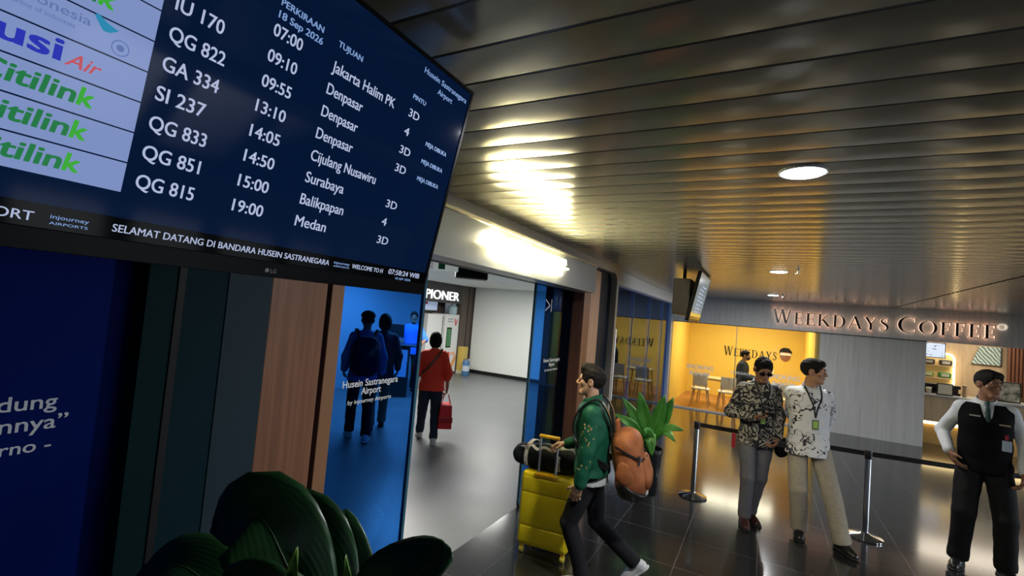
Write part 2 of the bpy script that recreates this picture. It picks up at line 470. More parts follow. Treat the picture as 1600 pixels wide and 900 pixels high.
        # open the face and the neck
        h.ell(hp_(0, .11, -.03), np.array([.078, .098, .098])*hs, Rh, .012, 'sub')
        if hair != 'bob':
            h.ell(hp_(0, .03, -.10), np.array([.12, .112, .09])*hs, Rh, .012, 'sub')
            for q in (-1, 1): h.ell(hp_(q*.085, .0, -.012), np.array([.025, .03, .042])*hs, Rh, .01, 'sub')
        h.wrinkle(.0018, 260, 3)
        o = organic('hair', h, min(vox, .0055), hair_m, root)
    ey = Shape()
    for q, nm in ((-1, 'l'), (1, 'r')):
        e = bmesh.new(); bmesh.ops.create_uvsphere(e, u_segments=12, v_segments=8, radius=.0105*hs, matrix=Matrix.Translation(hp_(q*.031, .0722, .006)))
        eo = finish('eye', e, mat('eye_white', (.75, .72, .68), .25), root, True)
        e = bmesh.new(); bmesh.ops.create_uvsphere(e, u_segments=10, v_segments=6, radius=.0058*hs, matrix=Matrix.Translation(hp_(q*.031, .0782, .006)))
        finish('iris', e, mat('iris_dark', (.02, .012, .008), .2), eo, True)
        e = tube(bmesh.new(), [hp_(q*.014, .0935, .0245), hp_(q*.03, .0915, .030), hp_(q*.047, .079, .025)], [.0032*hs, .0042*hs, .002*hs], 6)
        finish('eyebrow', e, hair_m, root, True)
    lp = Shape(); lp.ell(hp_(0, .0865, -.0545), np.array([.022, .0105, .0052])*hs, Rh, .0); lp.ell(hp_(0, .0845, -.065), np.array([.0185, .0105, .006])*hs, Rh, .002)
    organic('lips', lp, .003, mat('lips_rose', (.3, .11, .09), .45), root)
    return root, J

def sleeve(sh, J, nm, r0, r1, r2, upto=1.0, k=.03):
    s = J['s']; el, wr, S_ = J['el'+nm], J['wr'+nm], J['sh'+nm]
    if upto <= .5:
        e = S_ + (el-S_)*(upto*2); sh.cone(S_, e, r0*s, r1*s, k); return e
    sh.cone(S_, el, r0*s, r1*s, k)
    t = (upto-.5)*2; e = el + (wr-el)*t
    sh.cone(el, e, r1*s, r2*s, .025); return e
def torso_shape(J, hem=-.1, grow=.018, hemr=None, yq=.72, belly=0):
    """shirt volume from the hem up to the neck"""
    s, pel, up, rt, fw, Rt = J['s'], J['pel'], J['up'], J['rt'], J['fw'], J['Rt']
    t = Shape(); hr = hemr or .176+grow
    t.flat(pel + up*(hem-.0)*s, pel + up*.16*s, hr*s, (.136+grow)*s, fw, yq, .05)
    t.flat(pel + up*.16*s, pel + up*.37*s, (.136+grow)*s, (.143+grow)*s, fw, yq, .05)
    t.ell(J['chest'], np.array([.142+grow, .105+grow, .2])*s, Rt, .05)
    if belly: t.ell(pel + up*.14*s + fw*.05*s, np.array([.13, .08+belly, .13])*s, Rt, .05)
    for nm in 'RL': t.cone(J['neck'] - up*.045*s, J['sh'+nm], .052*s+.008, .046*s+.012, .05)
    t.cone(J['neck']-up*.05*s, J['neck']+up*.005*s, .068*s, .062*s, .03)
    t.cut(pel + up*hem*s, -up)
    t.cut(J['neck'] + up*.022*s, up + fw*.35)
    return t
def collar(J, m, root, r=.068, h=.045, name='collar', open_=True):
    s, up, fw = J['s'], J['up'], J['fw']; n0 = J['neck'] + fw*.004*s
    c = Shape()
    c.cone(n0-up*.02*s, n0+up*.04*s, (r+.008)*s, (r-.002)*s, 0)
    c.cone(n0-up*.07*s, n0+up*.09*s, (r-.006)*s, (r-.010)*s, 0, 'sub')
    c.cut(n0 + up*(h-.01)*s, up + fw*.45); c.cut(n0 - up*.03*s, -up - fw*.3)
    if open_: c.flat(n0 + fw*(r+.01)*s - up*.04*s, n0 + fw*(r+.01)*s + up*.1*s, .004*s, .045*s, fw, 1, 0, 'sub')
    return organic(name, c, .004, m, root)
def trousers(J, root, m, name='trousers', rt_=.098, rk=.073, rh=.062, vox=.007, wr=.0025, cuff=.03, seed=5, top=.09):
    s, pel, up, Rt = J['s'], J['pel'], J['up'], J['Rt']
    t = Shape()
    t.ell(pel + up*.02*s, np.array([.16, .110, .13])*s, Rt, .04)
    for nm in 'RL':
        hp, kn, an = J['hp'+nm], J['kn'+nm], J['an'+nm]
        t.cone(hp, kn, rt_*.97*s, rk*s, .03); t.cone(kn, kn, rk*.97*s, rk*.97*s, .008)
        e = an + (kn-an)*(cuff/.4)
        t.cone(kn, e, rk*s, rh*s, .012)
        t.cone(e, an - (kn-an)*.02, rh*s, rh*1.03*s, .02)
    t.wrinkle(wr, 38, seed)
    t.cut(pel + up*top*s, up)
    for nm in 'RL':
        an, kn = J['an'+nm], J['kn'+nm]
        d = vnorm(an-kn)
        c = an - d*cuff*.2
        # trim the end of each leg square to the shin
        t.ell(c + d*.085*s, np.array([.1, .1, .085])*s, np.array(Vector(d).to_track_quat('Z', 'Y').to_matrix()), 0, 'sub')
    return organic(name, t, vox, m, root)
def shoes(J, root, m, sole_m, name='shoe', vox=.005, big=1.0):
    s = J['s']*big
    for nm in 'RL':
        an, Rf = J['an'+nm], J['Rf'+nm]; q = lambda x, y, z: an + Rf @ (np.array([x, y, z])*s)
        t = Shape()
        t.cone(q(0, -.012, -.0), q(0, -.025, -.045), .042*s, .04*s, .02)
        t.cone(q(0, -.035, -.05), q(0, .1, -.057), .041*s, .041*s, .02)
        t.cone(q(0, .1, -.058), q(.0, .15, -.062), .041*s, .034*s, .02)
        t.cone(q(0, -.01, -.01), q(0, .07, -.045), .038*s, .036*s, .02)
        t.cut(q(0, 0, -.072), Rf @ np.array([0, 0, -1.])); t.cut(q(0, 0, .025), Rf @ np.array([0, 0, 1.]))
        o = organic(name, t, vox, m, root)
        b = Shape()
        b.flat(q(0, -.04, -.077), q(0, .155, -.077), .046*s, .04*s, Rf @ np.array([0, 0, 1.]), .3, 0)
        b.flat(q(0, .06, -.077), q(0, .12, -.077), .048*s, .048*s, Rf @ np.array([0, 0, 1.]), .3, .01)
        b.cut(q(0, 0, -.085), Rf @ np.array([0, 0, -1.])); b.cut(q(0, 0, -.068), Rf @ np.array([0, 0, 1.]))
        organic('sole', b, vox, sole_m, o)
# ================================================================== SETTING
CEIL = 2.70; CY = 12.25           # hall ceiling height; coffee frontage plane
# floor ------------------------------------------------------------
def tile_floor(name, dark, light, grout, spec_ior, rough):
    m = mat(name, dark, rough, ior=spec_ior); n, l = nodes(m)
    v = tex_coord(m, (1, 1, 1)); mp = n[-1]; mp.inputs['Location'].default_value = (.55, .005, 0)
    br = n.new('ShaderNodeTexBrick'); br.offset = 0; br.squash = 1
    br.inputs['Scale'].default_value = 1; br.inputs['Brick Width'].default_value = .6; br.inputs['Row Height'].default_value = .6
    br.inputs['Mortar Size'].default_value = .0028; br.inputs['Mortar Smooth'].default_value = .1
    br.inputs['Color1'].default_value = (*dark, 1); br.inputs['Color2'].default_value = (*light, 1); br.inputs['Mortar'].default_value = (*grout, 1)
    l.new(v, br.inputs['Vector'])
    nz = noise(m, v, 1.7, 5); mx = n.new('ShaderNodeMix'); mx.data_type = 'RGBA'; mx.blend_type = 'MULTIPLY'; mx.inputs[0].default_value = .35
    l.new(br.outputs['Color'], mx.inputs[6]); l.new(ramp(m, nz, [(.3, (.7, .7, .7)), (.7, (1, 1, 1))]), mx.inputs[7]); base(m, mx.outputs[2])
    if light[0] > .05: mx.inputs[0].default_value = .12
    rr = n.new('ShaderNodeMapRange'); rr.inputs['To Min'].default_value = rough*.93; rr.inputs['To Max'].default_value = rough*1.1
    l.new(nz, rr.inputs['Value']); l.new(rr.outputs['Result'], n['Principled BSDF'].inputs['Roughness'])
    return m
M_FLOOR = tile_floor('hall_tile', (.016, .017, .018), (.022, .022, .023), (.12, .12, .12), 1.75, .13)
M_FLOOR_IN = tile_floor('inner_tile', (.11, .118, .122), (.125, .132, .134), (.10, .10, .10), 1.6, .38)
tag(finish('floor', B(-2.1, 12, -7, 17, -.12, 0), M_FLOOR), kind='structure')
tag(finish('floor_concourse', B(-14, -2.1, -7, 17, -.12, 0), M_FLOOR_IN), kind='structure')
# hall ceiling: long metal planks running across -------------------
M_CEIL = mat('ceiling_metal', (.36, .355, .305), .19, .4, spec=.5)
bm = bmesh.new(); pitch = .18; y = -5.03
while y < CY - .02:
    y1 = min(y + pitch, CY)
    prof = [(y, CEIL+.014), (y+.003, CEIL+.003)] + [(y + .006 + (y1-y-.012)*t, CEIL - .0035*math.sin(PI*t)) for t in (0, .12, .3, .5, .7, .88, 1)] + [(y1-.003, CEIL+.003), (y1, CEIL+.014)]
    a = [bm.verts.new((-2.02, p, z)) for p, z in prof]; b = [bm.verts.new((9.0, p, z)) for p, z in prof]
    for i in range(len(prof)-1): bm.faces.new((a[i], b[i], b[i+1], a[i+1]))
    y = y1
ce = finish('ceiling', bm, M_CEIL, smooth=True); tag(ce, kind='structure')
box_top = tag(finish('ceiling_slab', B(-14, 9.0, -5.2, 17, CEIL+.05, CEIL+.15), mat('slab_grey', (.2, .2, .2), .9)), kind='structure')
# concourse ceiling
M_CEIL_IN = mat('plaster_white', (.78, .78, .75), .8)
tag(finish('ceiling_concourse', B(-13, -2.3, -3, 13, 2.62, 2.74), M_CEIL_IN), kind='structure')
# concourse walls
M_WHITE = mat('wall_white', (.80, .82, .77), .6)
tag(finish('wall_back', B(-7.95, -2.3, 12.4, 12.55, 0, 2.62), M_WHITE), kind='structure')
M_DK = mat('trim_dark', (.014, .014, .015), .5, spec=.15)
tag(finish('baseboard_back', B(-7.95, -2.45, 12.375, 12.4, 0, .1), M_DK), kind='structure')
M_SHOPWOOD = wood('shop_wood', (.085, .062, .05), (.14, .105, .085), (9, 9, .6), .5)
tag(finish('wall_shop', B(-8.2, -8.0, 11.78, 12.55, 0, 2.62), M_SHOPWOOD), kind='structure')
tag(finish('trim_5', B(-8.0, -7.99, 12.12, 12.14, 0, 2.62), M_DK), kind='structure')
tag(finish('wall_shop_back', B(-8.9, -8.6, 9.6, 11.78, 0, 2.62), M_SHOPWOOD), kind='structure')
tag(finish('wall_shop_fascia', B(-8.6, -8.0, 9.9, 11.78, 2.06, 2.62), mat('shop_dark', (.055, .05, .05), .5)), kind='structure')
tag(finish('wall_concourse', B(-8.6, -8.0, -3, 9.9, 0, 2.62), mat('wall_bluegrey', (.24, .32, .38), .6)), kind='structure')
tag(finish('wall_concourse_end', B(-13, -2.3, -3.2, -3, 0, 2.62), mat('wall_grey', (.5, .52, .52), .7)), kind='structure')
# partition block between hall and concourse
M_NAVY = mat('navy_panel', (.010, .015, .025), .6, spec=.15)
tag(finish('wall_partition', B(-2.36, -2.24, 6.84, 12.4, 0, 2.62), mat('partition_veil_blue', (.45, .66, .82), .4)), kind='structure')  # pale blue wall colour stands in for the veil of light in the glass
tag(finish('wall_left', B(-2.3, -1.985, -5.0, .93, 0, CEIL), mat('wall_petrol', (.012, .024, .032), .4)), kind='structure')
tag(finish('wall_partition_near', B(-2.3, -2.18, .93, 1.56, 0, CEIL), M_NAVY), kind='structure')
tag(finish('wall_rear', B(-2.3, .6, -5.2, -5.0, 0, CEIL), mat('wall_rear_grey', (.22, .23, .24), .7)), kind='structure')
# hall wall beyond the gate, behind the tinted glass
tag(finish('wall_gate_return', B(-2.24, -2.0, 6.72, 6.84, 0, CEIL), M_NAVY), kind='structure')
tag(finish('wall_door_pocket', B(-2.36, -2.26, 5.27, 6.84, 0, 2.62), mat('pocket_black', (.010, .011, .013), .45)), kind='structure')
# coffee frontage
M_GREYWOOD = wood('grey_laminate', (.50, .495, .46), (.62, .61, .57), (7, 7, .35), .5)
tag(finish('wall_coffee_fascia', B(-2.05, 9.0, CY, CY+.12, 2.09, CEIL), M_GREYWOOD), kind='structure')
tag(finish('wall_coffee_panel', B(1.08, 2.87, CY+.01, CY+.16, 0, 2.09), M_GREYWOOD), kind='structure')
tag(finish('trim_1', B(-2.05, 2.87, CY-.012, CY, 2.075, 2.09), mat('shadow_gap', (.03, .03, .03), .6)), kind='structure')
# smoking room shell
M_YEL = mat('yellow_paint', (.82, .58, .10), .55)
tag(finish('wall_smoking_back', B(-2.1, 1.0, 15.5, 15.6, 0, CEIL), M_YEL), kind='structure')
tag(finish('wall_smoking_left', B(-2.1, -2.0, CY+.12, 15.5, 0, CEIL), M_YEL), kind='structure')
tag(finish('wall_smoking_right', B(1.0, 1.08, CY+.02, 15.6, 0, CEIL), M_YEL), kind='structure')
tag(finish('ceiling_smoking', B(-2.0, 1.0, CY+.12, 15.5, 2.55, 2.65), mat('cream', (.75, .62, .35), .8)), kind='structure')
M_ORFLOOR = wood('orange_floor', (.36, .15, .04), (.5, .23, .07), (2, .6, 2), .35)
tag(finish('floor_smoking', B(-2.0, 1.0, CY+.02, 15.5, 0, .02), M_ORFLOOR), kind='structure')
# glass builder: thin clear pane with true mirror share
def glass(name, tint, ior=1.5, rough=.0, gl=(1, 1, 1), share=1.0):
    if name in MATS: return MATS[name]
    m = bpy.data.materials.new(name); m.use_nodes = True; n, l = nodes(m)
    for x in list(n): n.remove(x)
    out = n.new('ShaderNodeOutputMaterial'); tr = n.new('ShaderNodeBsdfTransparent'); g = n.new('ShaderNodeBsdfGlossy'); mx = n.new('ShaderNodeMixShader'); fr = n.new('ShaderNodeFresnel')
    tr.inputs[0].default_value = (*tint, 1); g.inputs[0].default_value = (*gl, 1); g.inputs['Roughness'].default_value = rough; fr.inputs[0].default_value = ior
    mu = n.new('ShaderNodeMath'); mu.operation = 'MULTIPLY'; mu.inputs[1].default_value = share; l.new(fr.outputs[0], mu.inputs[0]); l.new(mu.outputs[0], mx.inputs[0]); l.new(tr.outputs[0], mx.inputs[1]); l.new(g.outputs[0], mx.inputs[2]); l.new(mx.outputs[0], out.inputs[0])
    MATS[name] = m; return m
def pane_x(x, y0, y1, z0, z1, t=.012):   # pane lying in a plane x = const
    return B(x-t/2, x+t/2, y0, y1, z0, z1)
w1 = tag(finish('window_1', B(-2.03, 1.05, CY+.03, CY+.042, .03, 2.09), glass('clear_glass', (.93, .95, .93), 1.35)), kind='structure')
M_STEEL = mat('brushed_steel', (.55, .56, .57), .28, 1)
M_CHROME = mat('chrome', (.75, .76, .78), .08, 1)
M_WPOST = mat('post_bluewhite', (.35, .45, .58), .35, .3)
finish('window_sill', B(-2.05, 1.08, CY, CY+.07, 0, .03), M_GREYWOOD, w1)
finish('window_mullion', B(-.56, -.545, CY+.024, CY+.048, .03, 2.09), M_STEEL, w1)
finish('window_jamb', B(1.03, 1.08, CY, CY+.06, .03, 2.09), mat('jamb_gold', (.6, .42, .12), .3, .6), w1)
MW = mat('sticker_white', (.90, .90, .86), .6)
def wall_y(x, y, z): return frame_mtx((x, y, z), (1, 0, 0), (0, 0, 1))     # faces the camera (-Y)
def face_px(x, y, z): return frame_mtx((x, y, z), (0, 1, 0), (0, 0, 1))    # faces +X
for cx in (-1.31, .45):
    for i, s_ in enumerate(('SMOKING', 'ROOM')):
        text('lettering', s_, wall_y(cx, CY+.029, (.97 - i*.15)), MW, w1, .10, (.60, .44)[i], bold=.02, align='C')
text('lettering', 'WEEKDAYS', wall_y(-.43, CY+.029, .97), MW, w1, .055, .42, bold=.01, align='C')
# tinted mirror-like glass partition along the left
M_BLUEMIR = glass('tinted_glass', (.50, .74, .90), 1.75, .0, (.50, .64, 1.0))
w2 = tag(finish('window_2', pane_x(-2.05, 6.86, CY-.02, .06, 2.5), M_BLUEMIR), kind='structure')
finish('window_sill', B(-2.12, -1.98, 6.84, CY, 0, .06), mat('sill_navy', (.02, .03, .05), .4), w2)
finish('window_head', B(-2.14, -1.93, 6.84, CY, 2.5, CEIL), mat('beam_pale', (.80, .82, .82), .5), w2)
for yy in (8.35, 9.75, 11.1): finish('window_mullion', B(-2.062, -2.036, yy-.012, yy+.012, .06, 2.5), mat('mullion_blue', (.10, .22, .34), .3, .4), w2)
finish('window_post', B(-2.1, -1.985, CY-.30, CY-.02, 0, 2.5), M_WPOST, w2)
bm = tube(bmesh.new(), [(-1.985, 7.12, .75), (-1.985, 7.12, 1.83)], .016, 12)
for zz in (.95, 1.65): tube(bm, [(-2.04, 7.12, zz), (-1.985, 7.12, zz)], .011, 8)
finish('pull_handle', bm, M_STEEL, w2, True)
# coffee room shell
M_BEIGE = wood('beige_wood', (.50, .36, .22), (.62, .47, .30), (5, 5, .5), .5)
tag(finish('wall_coffee_back', B(1.08, 8.9, 15.2, 15.3, 0, CEIL), M_BEIGE), kind='structure')
tag(finish('wall_coffee_right', B(8.8, 8.9, CY+.1, 15.2, 0, CEIL), M_BEIGE), kind='structure')
tag(finish('ceiling_coffee', B(1.08, 8.9, CY+.12, 15.2, 2.60, 2.68), mat('ceiling_cream', (.7, .62, .5), .8)), kind='structure')

# ================================================================== TOP-LEVEL BUILT-INS
# entrance gate -----------------------------------------------------
M_ALU = mat('portal_grey', (.33, .325, .31), .42, .35)
M_WOOD = wood('gate_wood', (.15, .060, .028), (.24, .105, .052), (10, 10, .45), .45)
M_WOOD_LIT = wood('gate_wood_lit', (.36, .20, .12), (.44, .26, .16), (10, 10, .45), .5)  # lit copy of the gate wood, lighting put into the colour
gate = thing('entrance_gate', 'grey rounded entrance frame lined with navy panels and wood jambs around the open doorway', 'gate', (-1.95, 3.8, 0))
def g_(name, bm, m, smooth=False):
    bmesh.ops.translate(bm, verts=bm.verts[:], vec=(1.95, -3.8, 0)); return finish(name, bm, m, gate, smooth)
bm = bmesh.new()
def arch(y0, y1, z1, r, n=8):
    p = [(y0, 0)]
    p += [(y0 + r - r*math.cos(PI/2*i/n), z1 - r + r*math.sin(PI/2*i/n)) for i in range(n+1)]
    p += [(y1 - r + r*math.sin(PI/2*i/n), z1 - r + r*math.cos(PI/2*i/n)) for i in range(n+1)]
    return p + [(y1, 0)]
ou, inn = arch(.94, 6.70, 2.70, .004), arch(.949, 6.61, 2.615, .13)
rows = []
for x in (-2.0, -1.87):
    rows.append(([bm.verts.new((x, a, b)) for a, b in ou], [bm.verts.new((x, a, b)) for a, b in inn]))
for i in range(len(ou)-1):
    for o_, n_ in rows: bm.faces.new((o_[i], o_[i+1], n_[i+1], n_[i]))
    for q in (0, 1): bm.faces.new((rows[0][q][i], rows[0][q][i+1], rows[1][q][i+1], rows[1][q][i]))
for i in (0, -1): bm.faces.new((rows[0][0][i], rows[1][0][i], rows[1][1][i], rows[0][1][i]))
g_('portal_frame', bm, M_ALU, True)
g_('navy_panel', B(-2.17, -1.955, .965, 1.165, 0, 2.62), mat('panel_teal', (.005, .020, .028), .6, spec=.05))
g_('slate_panel', B(-2.17, -1.95, 1.165, 1.36, 0, 2.62), mat('panel_slate', (.020, .036, .048), .55, spec=.1))
g_('navy_panel', B(-2.18, -1.955, 6.13, 6.62, 0, 2.62), M_NAVY)
g_('wood_jamb', B(-2.12, -1.95, 1.36, 1.665, 0, 2.6, .004), M_WOOD)
j2 = g_('wood_jamb', B(-2.12, -1.953, 5.52, 5.74, 0, 2.6, .004), M_WOOD)
g_('jamb_front', B(-2.12, -1.948, 5.745, 6.125, 0, 2.6, .02), M_WOOD_LIT)  # far jamb front; its brighter lighting is put into the lighter wood
g_('door_post', B(-2.14, -2.06, 1.79, 1.875, 0, 2.3, .004), mat('post_tan', (.24, .115, .05), .5))
g_('door_post', B(-2.12, -2.06, 1.665, 1.70, 0, 2.3), M_DK)
g_('lintel', B(-2.25, -2.0, 1.6, 5.9, 2.30, 2.62), M_NAVY)
rl = g_('door_rail', B(-2.15, -2.06, 1.7, 5.9, 2.268, 2.30, .004), M_DK)
# sign box over the doorway
fb = thing('sign_fascia', 'grey metal fascia box over the doorway carrying lit white lettering', 'sign', (-1.68, 3.25, 2.24))
def f_(name, bm, m, parent=None, smooth=False):
    bmesh.ops.translate(bm, verts=bm.verts[:], vec=(1.68, -3.25, -2.24)); return finish(name, bm, m, parent or fb, smooth)
f_('fascia_box', B(-1.868, -1.68, 1.40, 5.09, 2.24, 2.53, .004), mat('fascia_grey', (.30, .32, .33), .36, .55))
f_('top_rail', B(-1.868, -1.668, 1.40, 5.09, 2.53, 2.552, .003), mat('rail_bright', (.66, .60, .48), .25, .7))
M_LIT = mat('sign_lit', (1, 1, 1), .4, emit=(1.0, .85, .38), estr=30)
for z0, z1, y0, y1 in ((2.415, 2.478, 2.74, 4.06), (2.318, 2.385, 2.80, 4.00)):
    f_('bloom_tray', B(-1.68, -1.645, y0, y1, z0, z1, .004), M_LIT)  # glowing slab added behind the letters to stand in for their bloom
f_('light_bar', B(-1.68, -1.65, 2.62, 4.16, 2.394, 2.405), M_LIT)
M_LITL = mat('sign_letter', (1, 1, 1), .4, emit=(1.0, .90, .60), estr=38)
FX = Matrix.Translation((1.68, -3.25, -2.24))
text('lettering', 'Husein', FX @ face_px(-1.644, 2.75, 2.425), M_LITL, fb, .062, .40, ext=.015, bold=.01)
text('lettering', 'Sastranegara', FX @ face_px(-1.644, 3.21, 2.425), M_LITL, fb, .062, .83, ext=.015, bold=.01)
for y0 in (1.42, 4.98): f_('mounting_arm', B(-1.958, -1.86, y0, y0+.09, 2.30, 2.50), M_DK)
text('lettering', 'Airport', FX @ face_px(-1.644, 2.82, 2.328), M_LITL, fb, .062, 1.15, ext=.015, bold=.01)
# glass door leaves
M_BLUEGL = glass('blue_film_glass', (.20, .50, .92), 1.25, 0, (.9, .95, 1), .25)
MTW = mat('decal_white', (.78, .80, .82), .6, emit=(.8, .85, .9), estr=.0)
for i, (y0, y1, lab, ty) in enumerate(((1.72, 2.615, 'near', 2.19), (4.42, 5.50, 'far', 4.98))):
    d = tag(finish('door_%d' % (i+1), pane_x(-2.1, y0, y1, .02, 2.268), M_BLUEGL), kind='structure')
    e0 = y1 if i == 0 else y0
    finish('door_edge', B(-2.112, -2.088, e0-.012, e0+.012, .02, 2.268), mat('glass_edge', (.05, .16, .24), .15, .3), d)
    finish('door_shoe', B(-2.115, -2.085, y0, y1, 0, .05), M_DK, d)
    for k, (s_, h, w_, z) in enumerate((('Husein Sastranegara', .040, .46, 1.435), ('Airport', .040, .165, 1.385), ('by injourney Airports', .024, .36, 1.335))):
        text('lettering', s_, face_px(-2.0925, ty, z), MTW, d, h, w_, align='C', bold=.018 if k < 2 else .008)
    if i == 1:
        b = bmesh.new()
        for p in (((4.68, 2.12), (4.80, 2.06)), ((4.80, 2.06), (4.68, 2.0)), ((4.84, 2.13), (4.84, 1.99))):
            strap(b, [(-2.091, p[0][0], p[0][1]), (-2.091, p[1][0], p[1][1])], .012, .002, (1, 0, 0))
        finish('arrow_decal', b, MTW, d)
# blue quotation panel on the left wall
pp = thing('quotation_panel', 'dark blue wall panel with white quotation lettering below the large screen', 'panel', (-1.95, -.2, 0))
M_POSTER = mat('poster_blue', (.0006, .010, .115), .6, spec=.04)
finish('panel_board', B(-.03, 0, -1.5, 1.04, .1, CEIL-.05), M_POSTER, pp)
MQ = mat('quote_white', (.62, .66, .74), .6)
for s_, y1, z, h in (('Bandung', .869, 1.53, .043), ('nnya\u201d', .900, 1.466, .043), ('karno', .832, 1.40, .036), ('-', .867, 1.40, .036)):
    text('lettering', s_, face_px(.001, y1, z), MQ, pp, h, None, align='R', bold=.012, wf=1.12)
b = B(-1.985, -1.862, .932, .956, 0, CEIL); tag(finish('trim_2', b, M_DK), kind='structure')
b = B(-1.985, -1.868, .84, .932, 0, CEIL)
wl = tag(finish('trim_3', b, mat('trim_teal', (.004, .018, .020), .6, spec=.05)), kind='structure')
# ================================================================== OBJECTS
# --- ceiling lamps
M_DISC = mat('lamp_disc', (1, 1, 1), .5, emit=(.95, .98, 1.0), estr=12)
M_WHITEM = mat('white_metal', (.75, .75, .74), .4)
for i, (yy, lab) in enumerate(((2.46, 'round white downlight, the nearest and largest of the three in the hall ceiling'), (6.35, 'round white downlight in the hall ceiling, second of the three from the camera'), (10.2, 'round white downlight close to the coffee sign, farthest and smallest of the three'))):
    d = thing('downlight', lab, 'ceiling light', (.12, yy, CEIL), 0, 'downlights of the hall ceiling')
    finish('rim', lathe(bmesh.new(), [(.075, 0), (.103, 0), (.102, -.006), (.095, -.010), (.088, -.008), (.088, 0)], 40), M_WHITEM, d, True)
    finish('diffuser', lathe(bmesh.new(), [(.088, -.001), (.088, -.009), (.08, -.013), (.001, -.015)], 40), M_DISC, d, True)
    a = area('lamp_glow', (0, 0, -.022), (0, 0, 0), .16, DOWN_W, (.97, .98, 1.0)); a.parent = d
    if i:
        sp = thing('sprinkler', ('small ceiling sprinkler beside the second downlight', 'small ceiling sprinkler beside the farthest downlight')[i-1], 'sprinkler', (.30 if i == 1 else .28, yy-.28, CEIL), 0, 'sprinklers in the hall ceiling')
        finish('body', lathe(bmesh.new(), [(.03, 0), (.03, -.008), (.009, -.012), (.009, -.05)], 16), M_STEEL, sp, True)
        finish('deflector', lathe(bmesh.new(), [(.001, -.05), (.022, -.052), (.022, -.056), (.001, -.058)], 16), M_STEEL, sp, True)
tag(finish('trim_4', strap(bmesh.new(), [(2.07, 4.0, CEIL-.004), (2.15, 8.0, CEIL-.004), (2.27, CY, CEIL-.004)], .012, .006, (0, 0, 1)), M_DK), kind='structure')

# --- hanging flight screens
M_BEZEL = mat('bezel_black', (.003, .003, .0035), .3, spec=.1)
M_SCR = mat('screen_navy', (.002, .004, .010), .07, ior=1.16, emit=(.001, .007, .030), estr=1.0)
M_BAR = mat('screen_ticker', (.003, .003, .004), .07, ior=1.16)
M_TXT = mat('screen_text', (.1, .1, .1), .4, emit=(.52, .60, .86), estr=.75)
M_TXT2 = mat('screen_text_dim', (.1, .1, .1), .4, emit=(.20, .34, .66), estr=.9)
M_ROW = mat('screen_row', (.02, .02, .03), .08, ior=1.16, emit=(.25, .34, .66), estr=.8)
M_GRN = mat('logo_green', (.0, .05, .02), .4, emit=(.004, .16, .04), estr=1)
M_GRN2 = mat('logo_lime', (.0, .05, .02), .4, emit=(.03, .36, .02), estr=1)
M_BLU = mat('logo_blue', (.0, .01, .05), .4, emit=(.012, .018, .40), estr=1)
M_RED = mat('logo_red', (.05, .01, .01), .4, emit=(.50, .07, .09), estr=1)
M_TEAL = mat('logo_teal', (.0, .03, .05), .4, emit=(.01, .22, .40), estr=1)
M_GREYB = mat('logo_greyblue', (.02, .02, .04), .4, emit=(.10, .15, .38), estr=1)
M_HOUSE = mat('housing_brown', (.055, .042, .034), .45)
TILT = math.radians(11.2)
